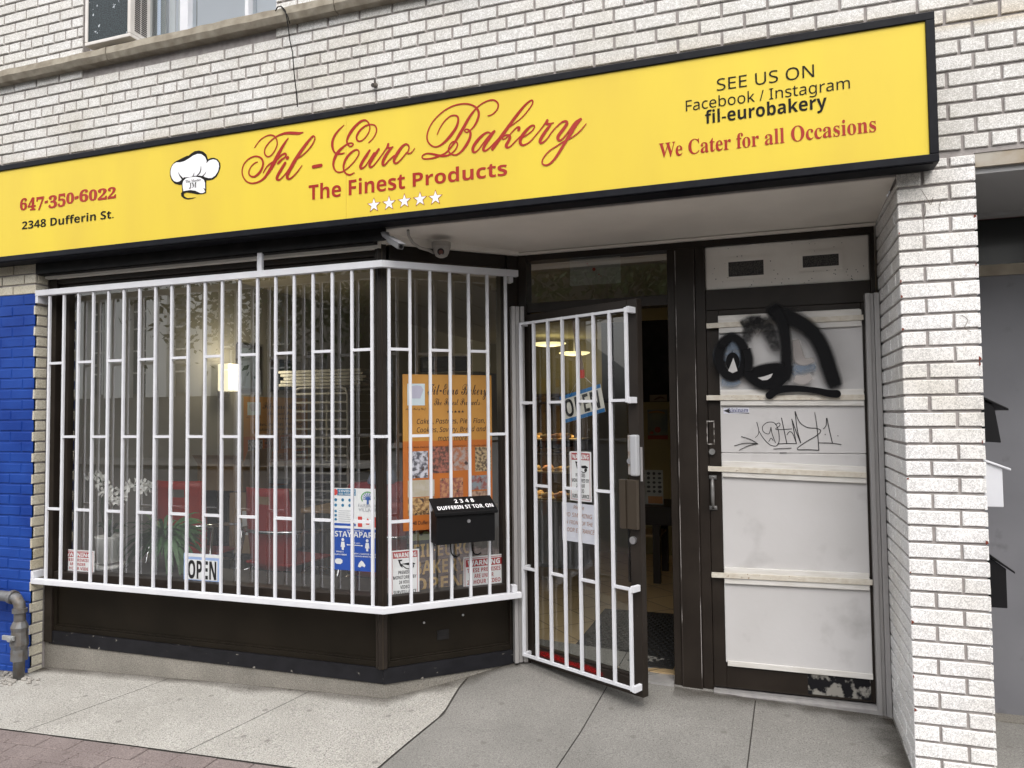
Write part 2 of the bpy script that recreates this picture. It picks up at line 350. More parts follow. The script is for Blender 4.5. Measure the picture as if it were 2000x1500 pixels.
M['transom_board'] = mat('transom_board', (.78, .75, .70), .6, c2=(.68, .65, .60), scale=4, detail=8, spots=(.25, .22, .18), sscale=38, samt=.70, bump=.2)
M['batten'] = mat('painted_batten', (.68, .665, .64), .55, c2=(.58, .56, .52), scale=18, stretch=(.4, 1, 3), spots=(.09, .07, .05), sscale=70, samt=.76)
M['strap'] = mat('rusty_cream_strap', (.62, .585, .51), .6, c2=(.52, .47, .39), scale=30, spots=(.24, .15, .08), sscale=40, samt=.66)
M['worn_steel'] = mat('worn_grey_steel', (.24, .24, .235), .5, .4, c2=(.16, .155, .15), scale=30)
M['alu'] = mat('aluminium_track', (.42, .41, .40), .45, .35, c2=(.34, .33, .33), scale=3, stretch=(6, 6, .3))
M['steel'] = mat('brushed_steel', (.55, .55, .57), .3, .9)
M['chrome'] = mat('chrome_tube', (.62, .63, .66), .18, 1.0)
M['galv'] = mat('galvanised_pipe', (.17, .175, .18), .55, .4, c2=(.12, .10, .08), scale=16, bump=.2, bscale=70)
M['glass'] = glass('window_glass', (.97, .98, .97), .36)
M['glass_door'] = glass('door_glass', (.84, .86, .84), .09)
M['glass_up'] = glass('upstairs_glass', (.75, .8, .82), .16)
M['slab_light'] = concrete('old_broomed_concrete', (.295, .284, .255), (.375, .362, .332), .85, lines=14)
M['slab_grey'] = concrete('grey_concrete', (.165, .160, .147), (.225, .218, .202), .65)
M['slab_ramp'] = concrete('smooth_ramp_concrete', (.165, .160, .147), (.225, .217, .20), .6)
M['seam'] = mat('dirty_joint', (.05, .045, .04), .95)
M['paver'] = concrete('red_paver', (.145, .116, .110), (.205, .168, .158), .7, fleck=(.09, .07, .065))
M['stone'] = mat('rough_sill_stone', (.22, .19, .145), .9, c2=(.33, .30, .24), scale=14, bump=1.0, bscale=22)
M['asphalt'] = mat('asphalt', (.05, .05, .05), .9, c2=(.07, .07, .07), scale=20)
# ================================================================ THE SETTING: ground
def slab(name, xl, xr, y0, y1, m, nx=14, ny=12, drop=0.0):
    """a paving slab between two edges xl(y), xr(y)"""
    b = MB(); rows = []
    for j in range(ny+1):
        y = y0 + (y1-y0)*j/ny; rows.append([b.V((xl(y) + (xr(y)-xl(y))*i/nx, y, G(xl(y) + (xr(y)-xl(y))*i/nx, y) - drop)) for i in range(nx+1)])
    for j in range(ny):
        for i in range(nx): b.F([rows[j][i], rows[j][i+1], rows[j+1][i+1], rows[j+1][i]])
    o = b.build(name, m); o['kind'] = 'structure'; return o
c = lambda v: (lambda y: v)
def line(x0, y0, x1, y1): return lambda y: x0 + (x1-x0)*(y-y0)/(y1-y0)
slab('ground', c(-40), c(40), -22, .98, M['asphalt'], 40, 30, .16)
slab('pavement_bed', c(-9), c(5), -2.05, .97, M['seam'], 30, 20, .007)
g = .0028
sA = lambda y: lerp_tab(y, [-.66, -.33, .02, .3], [-1.640, -1.618, -1.585, -1.62])
sB = line(-.905, -.62, -.845, .46); sC = line(-.135, -.62, -.092, .52)
s1 = line(-3.62, -.66, -3.42, .1); s2 = line(-2.60, -.66, -2.44, .1)
E_ = lambda f, d: (lambda y: f(y) + d)
slab('pavement_slab', c(-9), E_(s1, -g), -.66, .3, M['slab_light'])
slab('pavement_slab', E_(s1, g), E_(s2, -g), -.66, .3, M['slab_light'])
slab('pavement_slab', E_(s2, g), E_(sA, -.006), -.66, .42, M['slab_light'])
slab('pavement_slab', E_(sA, .006), E_(sB, -g), -.66, .95, M['slab_ramp'])
slab('pavement_slab', E_(sB, g), E_(sC, -g), -.66, .95, M['slab_grey'])
slab('pavement_slab', E_(sC, g), c(5), -.66, .95, M['slab_grey'])
b = MB(); ry = -.668; k = 0
while ry > -2.0:
    x = -7.0 + (.1 if k % 2 else 0)
    while x < 2.5:
        cx, cy = x+.1, ry-.055; t = rnd.uniform(-.0015, .0015); q = .0025
        P = [(x+q, ry-.11+q), (x+.2-q, ry-.11+q), (x+.2-q, ry-q), (x+q, ry-q)]
        lo = [(px, py, G(px, py)-.03+t) for px, py in P]; md = [(px, py, G(px, py)-.003+t) for px, py in P]
        I = [b.V(p) for p in lo] + [b.V(p) for p in md]
        hi = [b.V((px + (cx-px)*.03, py + (cy-py)*.06, G(px, py)+t)) for px, py in P]
        for i in range(4):
            j = (i+1) % 4; b.F([I[i], I[j], I[4+j], I[4+i]]); b.F([I[4+i], I[4+j], hi[j], hi[i]])
        b.F(hi); x += .2
    ry -= .11; k += 1
o = b.build('paver_pavement', M['paver']); o['kind'] = 'structure'

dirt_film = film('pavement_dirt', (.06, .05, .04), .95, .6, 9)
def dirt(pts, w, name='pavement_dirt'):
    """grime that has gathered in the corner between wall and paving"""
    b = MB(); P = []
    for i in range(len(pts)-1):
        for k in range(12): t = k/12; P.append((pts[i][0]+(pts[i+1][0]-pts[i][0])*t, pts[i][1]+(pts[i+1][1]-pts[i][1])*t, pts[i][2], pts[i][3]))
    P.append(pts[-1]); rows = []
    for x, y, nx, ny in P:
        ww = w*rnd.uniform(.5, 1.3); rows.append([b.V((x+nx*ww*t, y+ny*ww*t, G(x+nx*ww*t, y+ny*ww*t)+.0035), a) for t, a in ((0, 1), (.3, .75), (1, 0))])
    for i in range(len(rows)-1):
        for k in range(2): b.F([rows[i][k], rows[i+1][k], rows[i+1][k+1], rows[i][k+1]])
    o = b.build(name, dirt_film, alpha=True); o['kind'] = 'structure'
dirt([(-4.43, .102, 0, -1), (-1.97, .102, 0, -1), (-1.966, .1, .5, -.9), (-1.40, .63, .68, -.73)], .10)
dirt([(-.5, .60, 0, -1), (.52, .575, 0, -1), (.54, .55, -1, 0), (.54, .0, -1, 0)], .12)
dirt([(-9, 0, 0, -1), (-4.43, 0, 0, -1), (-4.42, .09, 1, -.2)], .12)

# ================================================================ THE SHOP BUILDING
shop = thing('brick_shop_building', 'white brick shop building with the yellow sign, barred corner window and recessed doors', 'building', W, (-1.9, .1, 0), kind='thing')

CO = .0677; Z0 = 2.432
def bricks(mb, s0, s1, z0, z1, hdr=(), alt=None, phase=0.0, depth=.010, holes=(), jit=.0012):
    """courses of single chamfered bricks on a mortar face; alt = lengths alternating per course"""
    k0 = int(math.floor((z0-Z0)/CO)) - 1; k1 = int(math.ceil((z1-Z0)/CO)) + 1
    j = .0118
    for k in range(k0, k1):
        za = Z0 + k*CO; zb = za + CO - j
        if zb < z0+.004 or za > z1-.004: continue
        za, zb = max(za, z0), min(zb, z1)
        L = .1 if k in hdr else .2
        spans = []
        if alt:
            x = s0; seq = alt[k % 2]
            for l in seq: spans.append((x, x+l)); x += l + j
        else:
            x = math.floor((s0-1)/.2)*.2 + phase + (.1 if k % 2 else 0)
            if k in hdr: x += .05
            while x < s1:
                spans.append((x + j/2, x + L - j/2)); x += L
        for a, c_ in spans:
            a, c_ = max(a, s0), min(c_, s1)
            if c_ - a < .012: continue
            parts = [(a, c_)]
            for h in holes:
                if zb > h[2] and za < h[3]:
                    q = []
                    for (u, v) in parts:
                        if v <= h[0] or u >= h[1]: q.append((u, v)); continue
                        if u < h[0]: q.append((u, h[0]))
                        if v > h[1]: q.append((h[1], v))
                    parts = q
            for u, v in parts:
                if v-u < .012: continue
                y = rnd.uniform(-jit, jit); w = [rnd.uniform(-.0012, .0012) for _ in range(8)]; ch = .0028
                o4 = [(u+w[0], za+w[1]), (v+w[2], za+w[3]), (v+w[4], zb+w[5]), (u+w[6], zb+w[7])]
                sg = [(1, 1), (-1, 1), (-1, -1), (1, -1)]
                bk = [mb.V((x, depth, z)) for x, z in o4]; mid = [mb.V((x, y+.0025, z)) for x, z in o4]
                fr = [mb.V((x+ch*p, y, z+ch*q_)) for (x, z), (p, q_) in zip(o4, sg)]
                for i in range(4):
                    n = (i+1) % 4; mb.F([bk[i], bk[n], mid[n], mid[i]]); mb.F([mid[i], mid[n], fr[n], fr[i]])
                mb.F(fr)

# upper wall with the window opening
WX0, WX1, WZ0 = -4.06, -2.595, 3.855
HD = (3, 9, 16, 23, 29)
b = MB(); hole = (WX0, WX1, 3.74, 9); hole2 = (-9, .80, 0, 2.56)
bricks(b, -6.5, 2.6, 2.625, 5.6, HD, phase=.045, holes=[hole, (-5.6, .672, 2.4, 3.16)])
nb = len(b.f); b.mi = 1
for x0, x1, z0, z1 in ((-6.5, WX0, 2.55, 5.6), (WX0, WX1, 2.55, 3.80), (WX1, .836, 2.55, 5.6), (.8361, 2.6, 2.613, 5.6)):
    b.box(x0, x1, .0085, .24, z0, z1)
upper = b.build('upper_wall', [M['brick'], M['mortar']], shop)
# right pier: front face, left return, right return
PX0, PX1 = .545, .836
b = MB(); bricks(b, PX0, PX1, -.1, 2.605, alt=([.19, .0905], [.0905, .19]))
b.M = Frame((PX0, .65, 0), -90).M; bricks(b, 0, .65, -.1, 2.52, phase=.05)
b.M = Frame((PX1, 0, 0), 90).M; bricks(b, 0, .6, -.1, 2.6, phase=.02)
b.M = None; b.mi = 1; b.box(PX0+.008, PX1-.008, .0085, .9, -.2, 2.5495)
pier = b.build('brick_pier', [M['brick_pier'], M['mortar']], shop); pier['label'] = 'bright white brick pier at the right of the doorways'
b = MB()
for i in range(15):
    k = rnd.randint(2, 32); z = Z0 - k*CO + rnd.choice([.004, .052]); w2 = rnd.uniform(.004, .011); x = PX0 + .001 if rnd.random() < .6 else PX1-.012
    b.prism([(x, z-rnd.uniform(.004, .012)), (x+w2, z-rnd.uniform(.0, .004)), (x+w2*.8, z+rnd.uniform(.002, .006)), (x, z+rnd.uniform(.003, .012))], -.0016, None)
b.build('clay_speck', mat('exposed_red_clay', (.16, .035, .02), .9), pier)
b = MB()
for st in (((1800, 372), (1812, 390), (1818, 400), (1822, 386)), ((1838, 392), (1834, 405), (1836, 414)), ((1806, 395), (1808, 415), (1803, 425), (1805, 450)), ((1878, 615), (1890, 625), (1884, 640), (1896, 648))):
    b.stroke([(*W.at(p, .002), .0018) for p in st], -.0018)
b.build('hairline_crack', mat('brown_crack', (.10, .07, .05), .9), pier)
# left pier: blue painted front, bare return
b = MB(); bricks(b, -5.35, -4.432, 2.366, 2.56, phase=.07)
b.M = Frame((-4.43, 0, 0), 90).M; bricks(b, 0, .088, -.2, 2.56, phase=.012)
b.M = None; b.mi = 1; b.box(-5.35, -4.4385, .0085, .3, -.2, 2.562)
b.mi = 2; bricks(b, -5.35, -4.432, -.2, 2.366, phase=.07, depth=.005)
b.box(-5.35, -4.4385, .0045, .02, -.2, 2.3655)
b.build('brick_pier', [M['brick_side'], M['mortar'], M['blue']], shop)['label'] = 'narrow brick pier painted blue below and bare white above'
# ceiling of the recess, lintel, base, stone sill
b = MB()
def flat(b, pts, z0, z1):
    lo = [b.V((x, y, z0)) for x, y in pts]; hi = [b.V((x, y, z1)) for x, y in pts]; n = len(pts)
    b.F(lo[::-1]); b.F(hi)
    for i in range(n): b.F([lo[i], lo[(i+1) % n], hi[(i+1) % n], hi[i]])
flat(b, [(-4.43, .012), (-1.95, .012), (-1.95, .108), (-4.43, .108)], 2.502, 2.552)
zs_ = lambda y: 2.5465 - .0465*y/.65
for (xa, ya), (xb, yb), (xc, yc), (xd, yd) in (((-1.95, .012), (PX0-.002, .012), (PX0-.002, .218), (-1.85, .218)), ((-1.95, .222), (PX0-.002, .222), (PX0-.002, .66), (-1.372, .66)), ((-1.95, .108), (-1.85, .218), (-1.372, .66), (-1.372, .66))):
    P = [(xa, ya), (xb, yb), (xc, yc), (xd, yd)]; e = .0 if ya < .1 else .004
    b.hexa([(x, y, zs_(y)+e) for x, y in P] + [(x, y, 2.58) for x, y in P])
flat(b, [(-4.425, .061), (-1.97, .061), (-1.97, .10), (-4.425, .10)], 2.466, 2.5015)
# small bead where soffit meets the frames
flat(b, [(-1.966, .075), (-1.945, .068), (-1.355, .612), (-1.372, .645)], 2.488, 2.5485)
flat(b, [(-1.36, .618), (PX0-.004, .618), (PX0-.004, .648), (-1.36, .648)], 2.488, 2.5013)
b.build('soffit', M['soffit'], shop)
b = MB(); flat(b, [(-4.425, .0116), (-1.98, .0116), (-1.98, .06), (-4.425, .06)], 2.482, 2.5012); b.box(-4.427, -1.9, -.003, .0114, 2.488, 2.5545); b.build('lintel_edge', M['black_frame'], shop)
b = MB()
flat(b, [(-4.43, .105), (-1.968, .105), (-1.366, .66), (-1.366, .75), (-4.43, .75)], -.15, .128)
b.build('concrete_base', M['base'], shop)
b = MB(); x = -6.5; seq = [1.45, 1.25, 1.62, 1.5, 1.9, 1.6]; i = 0
while x < -1.0 and i < 6:
    x1 = x + seq[i]; n = 18
    lo = []; 
    for t in range(n+1):
        xx = x + .003 + (x1-x-.006)*t/n; d = rnd.uniform(-.004, .004)
        lo.append([b.V(p) for p in ((xx, -.045+d, 3.768), (xx, -.062+d+rnd.uniform(-.003, .003), 3.80), (xx, -.058+d, 3.842+rnd.uniform(-.003, .002)), (xx, .05, 3.853), (xx, .05, 3.762))])
    for t in range(n):
        for q in range(5): b.F([lo[t][q], lo[t][(q+1) % 5], lo[t+1][(q+1) % 5], lo[t+1][q]])
    b.F(lo[0]); b.F(lo[-1][::-1]); x = x1; i += 1
b.box(x+.003, 2.6, -.05, .05, 3.766, 3.85)
sill = b.build('stone_sill', M['stone'], shop)

# upstairs window (white sliding window) inside the building
win = MB()
for x0, x1 in ((WX0, WX0+.055), (WX1-.045, WX1), (-3.34, -3.28), (-2.86, -2.835)):
    win.box(x0, x1, .06, .13, WZ0+.048, 5.2)
win.box(WX0, WX1, .055, .135, WZ0, WZ0+.048); win.box(-3.77, -3.735, .07, .12, WZ0+.048, 5.2)
wo = win.build('window', M['white'], shop)
b = MB(); b.quad((WX0+.05, .1, WZ0+.04), (WX1-.03, .1, WZ0+.04), (WX1-.03, .1, 5.2), (WX0+.05, .1, 5.2))
b.build('window_pane', M['glass_up'], wo)
b = MB()
for i in range(16):
    x = -3.72 + i*.026; y = .17 + .02*math.sin(i*1.9)
    b.box(x, x+.022, y, y+.006, WZ0+.05, 5.1)
b.build('curtain', mat('grey_curtain', (.42, .42, .41), .9), wo)
b = MB(); b.box(-4.3, -2.4, .9, .93, 3.7, 5.6); b.box(-4.3, -2.4, .2, .93, 5.3, 5.33)
b.build('room_wall', mat('pale_room', (.55, .6, .66), .8), wo)

# ---------------------------------------------------------------- shop window: brown frames, two panes, panels below
GZ0, GZ1 = .578, 2.432
swd = MB()
def vbar(b, x0, x1, y0, y1, z0, z1): b.box(x0, x1, y0, y1, z0, z1)
# front face
XL = -4.425
swd.box(XL, XL+.065, .0905, .20, .128, 2.50)                # left jamb
swd.box(XL+.065, XL+.135, .128, .20, GZ0, GZ1+.0)           # inner left stile
swd.box(XL+.065, -2.0, .1, .19, GZ1, 2.4995)                # head
swd.box(XL+.065, -2.0, .118, .20, 2.405, GZ1)
swd.box(XL+.065, -2.0, .1005, .19, .53, GZ0)                # sill rail
swd.box(XL+.065, -2.0, .112, .2, .512, .5298)
# corner mullion
swd.M = FC.M; swd.box(-.036, .012, -.012, .05, .2, 2.4992); swd.M = None
swd.box(-2.012, -1.972, .084, .14, .2, 2.4994)
# angled face
swd.M = FC.M
swd.box(.03, .705, .0, .09, GZ1-.02, 2.4993); swd.box(.03, .705, .0, .09, .53, GZ0)
swd.box(.03, .705, .014, .1, .512, .5299)
swd.box(.70, .735, .012, .09, .53, 2.4991); swd.box(.735, .815, -.002, .1, .128, 2.499)
swd.M = None
frm = swd.build('shop_window', M['brown'], shop, bevel=.003)
b = MB(); b.box(-1.9725, -1.9655, .0815, .0855, .2, 2.47); b.build('bronze_trim', M['bronze'], frm)
b = MB(); b.quad((XL+.13, .15, GZ0-.02), (-1.985, .15, GZ0-.02), (-1.985, .15, GZ1+.02), (XL+.13, .15, GZ1+.02)); b.build('pane', M['glass'], frm)
b = MB(FC.M); b.quad((.02, .045, GZ0-.02), (.71, .045, GZ0-.02), (.71, .045, GZ1+.02), (.02, .045, GZ1+.02)); b.build('pane', M['glass'], frm)
# panels under the glass
b = MB(); b.box(XL+.085, -2.012, .125, .16, .232, .513); b.build('base_panel', M['brown_panel'], frm)
b = MB(FC.M)
b.box(.03, .738, .024, .06, .232, .513); b.build('base_panel', M['brown_panel'], frm)
b = MB()
b.box(XL+.065, -2.012, .108, .15, .2, .2315); b.box(XL+.065, -2.012, .115, .15, .2318, .24); b.box(XL+.065, XL+.085, .108, .15, .2315, .512)
b.M = FC.M; b.box(.012, .74, .006, .05, .2, .2312); b.box(.03, .74, .014, .05, .2314, .24); b.box(.012, .03, .0, .05, .2312, .512); b.box(.738, .752, -.004, .05, .2, .512)
b.build('panel_trim', M['brown_panel'], frm, bevel=.002)
b = MB(); b.box(-4.39, -1.972, .098, .14, .118, .1998)
b.M = FC.M; b.box(-.008, .78, -.004, .05, .118, .1996); b.build('kick_strip', M['kick'], frm)
# vent slot cut in the angled panel
vx, vz = FC.at((865, 1239), -.024)
b = MB(FC.M); b.box(vx-.034, vx+.034, .019, .0238, vz-.026, vz+.026); b.box(vx-.03, vx+.03, .0165, .0189, vz-.002, vz+.003)
b.build('vent_slot', M['black_frame'], frm)
b = MB(FC.M)
for p in ((828, 1216), (904, 1201)):
    x, z = FC.at(p, -.024); b.disc_y(x, z, .006, .0195, .0238, 10)
b.build('screw_cap', M['steel'], frm)

# ---------------------------------------------------------------- recess: frames, transom, middle post, blind panel
b = MB()
b.box(-1.371, -1.318, .635, .74, .10, 2.4985)                        # hinge jamb
b.box(-1.318, PX0-.01, .64, .74, 2.452, 2.4983)                      # head
b.box(-1.318, -.503, .645, .74, 2.147, 2.205)                        # transom rail
b.box(-.503, -.463, .63, .74, .085, 2.4518); b.box(-.463, -.354, .62, .74, .075, 2.4516); b.box(-.354, -.30, .632, .74, .085, 2.4519)
b.box(-.30, .512, .64, .74, 2.102, 2.215)                            # rail over the blind door
b.box(.512, PX0-.012, .632, .74, .06, 2.4518)
fr2 = b.build('door_frame', M['brown'], shop, bevel=.003)
b = MB(); b.quad((-1.33, .69, 2.195), (-.495, .69, 2.195), (-.495, .69, 2.46), (-1.33, .69, 2.46)); b.build('transom_pane', M['glass'], fr2)
b = MB()
for x in (-.458, -.360): b.box(x, x+.003, .618, .6205, .08, 2.44)
b.build('bare_metal_edge', mat('scratched_edge', (.30, .28, .27), .5, c2=(.03, .022, .018), scale=9, stretch=(1, 1, .6), lo=.45, hi=.55), fr2)
b = MB(); b.box(-.30, .512, .655, .72, 2.215, 2.452)
tp = b.build('transom_panel', M['transom_board'], shop, bevel=.006)
for pa, pb in (((1423, 541), (1491, 507)), ((1568, 523), (1638, 495))):
    x0, z0 = FB.at(pa); x1, z1 = FB.at(pb)
    b = MB()
    for q in ((x0-.02, x1+.02, z1, z1+.02), (x0-.02, x1+.02, z0-.02, z0), (x0-.02, x0, z0, z1), (x1, x1+.02, z0, z1)): b.box(q[0], q[1], .649, .656, q[2], q[3])
    v = b.build('vent', M['transom_board'], tp)
    b = MB(); b.box(x0, x1, .6535, .656, z0, z1); b.build('vent_mesh', mat('vent_mesh', (.07, .065, .06), .6, c2=(.02, .02, .02), scale=190, detail=0, lo=.45, hi=.55), v)
b = MB()
for i in range(46):
    x = rnd.uniform(-.28, .5); z = rnd.choice([rnd.uniform(2.225, 2.28), rnd.uniform(2.22, 2.44)]); r = rnd.uniform(.0015, .003)
    b.disc_y(x, z, r, .653, .6555, 6)
b.build('screw', M['black_frame'], tp)
# thresholds
b = MB(); b.box(-1.31, -.505, .60, .75, .085, .104); b.build('door_sill', M['alu'], shop)
b = MB(); b.box(-.298, .50, .585, .70, .05, .083); b.box(-.298, .50, .60, .70, .083, .096); b.build('door_sill', M['alu'], shop)
# steel wall either side of the recess for the dark gaps
def track(name, xs, y, z0, z1, label):
    t = MB()
    for i, x in enumerate(xs):
        t.box(x, x+.022, y - (.012 if i % 2 == 0 else 0), y+.03, z0, z1)
    o = t.build(name, M['alu'], shop, bevel=.002); o['label'] = label
b = MB(); b.M = Frame((-1.40, .585, 0), 35).M
for i, x in enumerate((.0, .027, .054)): b.box(x, x+.023, -.02 + (.008 if i == 1 else 0), .02, .135, 2.182)
b.build('shutter_track', M['alu'], shop, bevel=.002)['label'] = 'grey metal shutter track beside the open door'
b = MB()
for i, (x, w) in enumerate(((.478, .022), (.501, .016), (.518, .024))): b.box(x, x+w, .58 + (.012 if i == 1 else 0), .645, .055, 2.14)
b.build('shutter_track', M['alu'], shop, bevel=.002)['label'] = 'grey metal shutter track against the pier return'

# ---------------------------------------------------------------- blind side door with boards, battens and straps
b = MB(); Y = .652
b.box(-.298, -.232, .628, .70, .105, 2.10); b.box(.462, .51, .628, .70, .105, 2.10); b.box(-.232, .462, .628, .70, 2.06, 2.10); b.box(-.232, .462, .628, .70, .105, .235)
sd = b.build('side_door', M['brown'], shop, bevel=.003); sd['label'] = 'closed brown door covered with white boards and graffiti'
b = MB()
zz = [(.238, .72), (.722, 1.335), (1.337, 1.645), (1.647, 2.058)]
for z0, z1 in zz: b.box(-.235, .466, .6215, .66, z0, z1)
b.build('white_board', M['board'], sd, bevel=.004)
for (L_, R_), up, dn in ((((1383, 923-8), (1692, 928)), 0, 0), (((1390, 1122), (1704, 1137)), 0, 0), (((1380, 777), (1688, 776)), 0, 0), (((1380, 637), (1686, 620)), 0, 0)):
    x0, za = FB.at(L_, .04); x1, zb = FB.at(R_, .04); h = .042
    bt = MB(); bt.hexa([(-.232, .606, za-h), (.462, .606, zb-h), (.462, .6213, zb-h), (-.232, .6213, za-h), (-.232, .606, za+h), (.462, .606, zb+h), (.462, .6213, zb+h), (-.232, .6213, za+h)]); bt.build('batten', M['batten'], sd, bevel=.002)
    s_ = MB(); h = .0135
    s_.hexa([(x0, .599, za-h), (x1, .599, zb-h), (x1, .6058, zb-h), (x0, .6058, za-h), (x0, .599, za+h), (x1, .599, zb+h), (x1, .6058, zb+h), (x0, .6058, za+h)])
    for t in (.03, .2, .38, .56, .74, .97):
        s_.disc_y(x0+(x1-x0)*t, za+(zb-za)*t, .0042, .5965, .599, 8)
    s_.build('metal_strap', M['strap'], sd, bevel=.0015)
for q in ((-.236, .455, .612, .6213, 2.015, 2.068), (-.226, .466, .614, .6213, .222, .25)):
    bt = MB(); bt.box(*q); bt.build('batten', M['batten'], sd, bevel=.002)
b = MB(); x0, z0 = FB.at((1572, 1345)); x1, z1 = FB.at((1686, 1308)); b.box(.165, .455, .6255, .6278, .118, .222)
b.build('peeling_paint', mat('peeling_paint', (.008, .008, .010), .5, spec=.2, c2=(.26, .25, .225), scale=24, detail=8, lo=.50, hi=.60), sd)
# pull handle, lock plate, cylinder
hx, hz = FB.at((1393, 962), .02)
b = MB(); b.box(hx-.02, hx+.02, .6225, .628, hz+.07, hz+.092); b.box(hx-.02, hx+.02, .6225, .628, hz-.092, hz-.07)
b.tube([(hx, .62, hz-.08), (hx, .59, hz-.066), (hx, .582, hz-.03), (hx, .582, hz+.03), (hx, .59, hz+.066), (hx, .62, hz+.08)], [.007, .008, .0095, .0095, .008, .007], 8)
b.build('pull_handle', M['worn_steel'], sd, smooth=True)
lx, lz = FB.at((1391, 882), .02)
b = MB(); b.tube([(lx, .628, lz), (lx, .612, lz)], .016, 18); b.box(lx-.002, lx+.002, .6105, .6122, lz-.008, lz+.006); b.build('lock_cylinder', M['worn_steel'], sd)
b = MB(); px_, pz_ = FB.at((1388, 845), .02)
for q in ((-.02, .02, .058, .064), (-.02, .02, -.064, -.058), (-.02, -.016, -.058, .058), (.016, .02, -.058, .058)): b.box(px_+q[0], px_+q[1], .6255, .628, pz_+q[2], pz_+q[3])
b.build('lock_recess', mat('scratched_plate', (.4, .38, .36), .5, c2=(.05, .04, .03), scale=30, lo=.45, hi=.55), sd)

# ---------------------------------------------------------------- entrance door, standing open
DW = .85; DZ0, DZ1 = .137, 2.135
b = MB(FD.M)
b.box(.0, .085, 0, .044, DZ0, DZ1); b.box(.785, DW, 0, .044, DZ0, DZ1); b.box(.085, .785, 0, .044, 2.075, DZ1); b.box(.085, .785, 0, .044, DZ0, .222)
b.box(.085, .785, .008, .036, .222, .235)
ed = b.build('entrance_door', M['brown'], shop, bevel=.003); ed['label'] = 'brown framed glass door standing open behind white bars'
b = MB(FD.M); b.quad((.08, .022, .215), (.79, .022, .215), (.79, .022, 2.08), (.08, .022, 2.08)); b.build('pane', M['glass_door'], ed)
db = [.066, .171, .281, .389, .498, .609, .716, .822]
rw = .0078
zrow = [2.075, 1.618, 1.152, .678, .19]
for i, x in enumerate(db):
    q = MB(FD.M)
    sl = lambda z, x=x: z
    if i < 7: q.box(x-rw, x+rw, -.062, -.045, zrow[4]-.008, zrow[0]+.008)
    else:
        q.box(x-rw, x+rw, -.062, -.045, zrow[1]-.012, zrow[0]+.012); q.build('grille_bar', M['white'], ed, bevel=.002)
        q = MB(FD.M); q.box(x-rw, x+rw, -.062, -.045, zrow[4]-.012, zrow[3]+.008)
    q.build('grille_bar', M['white'], ed, bevel=.002)
for a, c_, z in [(0, 7, zrow[0]), (0, 7, zrow[4])] + [(i, i+1, z) for i in (0, 2, 4, 6) for z in (zrow[1], zrow[3])] + [(i, i+1, zrow[2]) for i in (1, 3, 5)]:
    q = MB(FD.M); e = rw if c_ - a > 1 else -rw; q.box(db[a]-e, db[c_]+e, -.0612, -.0458, z-.007, z+.007); q.build('grille_crossbar', M['white'], ed)
for z in (zrow[0], zrow[1], zrow[3], zrow[4]):
    q = MB(FD.M); q.box(db[7]+.004, db[7]+.022, -.06, 0, z-.016, z+.016); q.build('grille_bracket', M['white'], ed, bevel=.002)
    q = MB(FD.M); q.box(db[0]-.012, db[0]+.006, -.05, 0, z-.01, z+.01); q.build('grille_bracket', M['white'], ed, bevel=.002)
# lock guard, pull, cylinder, red smears
x0, z0 = FD.at((1228, 927)); x1, z1 = FD.at((1254, 850))
b = MB(FD.M); b.box(x0, x0+.032, -.006, 0, z0, z1); b.build('lock_plate', mat('scratched_steel', (.42, .40, .38), .4, .5, c2=(.25, .16, .1), scale=22, lo=.5, hi=.66), ed, bevel=.004)
b = MB(FD.M); b.box(x0+.03, DW+.004, -.03, .004, z0-.004, z1+.002); b.build('lock_guard', mat('grey_guard', (.46, .47, .49), .4, .3), ed, bevel=.008, seg=3)
b = MB(FD.M); b.tube([(x0+.016, -.005, z0+.07), (x0+.016, -.018, z0+.07)], .014, 16); b.build('lock_cylinder', M['steel'], ed)
b = MB(FD.M); b.box(DW+.006, DW+.013, .0, .01, z0-.03, z1-.06); b.build('strike_bar', M['alu'], ed)
x0, z0 = FD.at((1208, 1031), .03); x1, z1 = FD.at((1241, 938), .03)
b = MB(FD.M)
for q in ((x0, x0+.012, -.02), (x0+.012, x0+.05, -.034), (x0+.05, x1, -.026)): b.box(q[0], q[1], q[2], 0, z0, z1)
b.build('pull_plate', mat('bronze_pull', (.10, .08, .06), .3, .7), ed, bevel=.002)
cx, cz = FD.at((1238, 1055)); b = MB(FD.M); b.tube([(cx, 0, cz), (cx, -.012, cz)], .019, 20); b.build('lock_cylinder', M['steel'], ed)
b = MB(FD.M)
b.stroke([(.12, .20, .022), (.25, .205, .03), (.38, .198, .02), (.50, .2, .028), (.60, .19, .016)], -.0012, soft=.5)
b.build('red_smear', film('red_smear', (.30, .012, .012), .5, .8, 14), ed, alpha=True)
# hinge pivot
b = MB(FD.M); b.tube([(.01, .02, DZ1), (.01, .02, DZ1+.02)], .014, 10); b.build('pivot', M['steel'], ed)

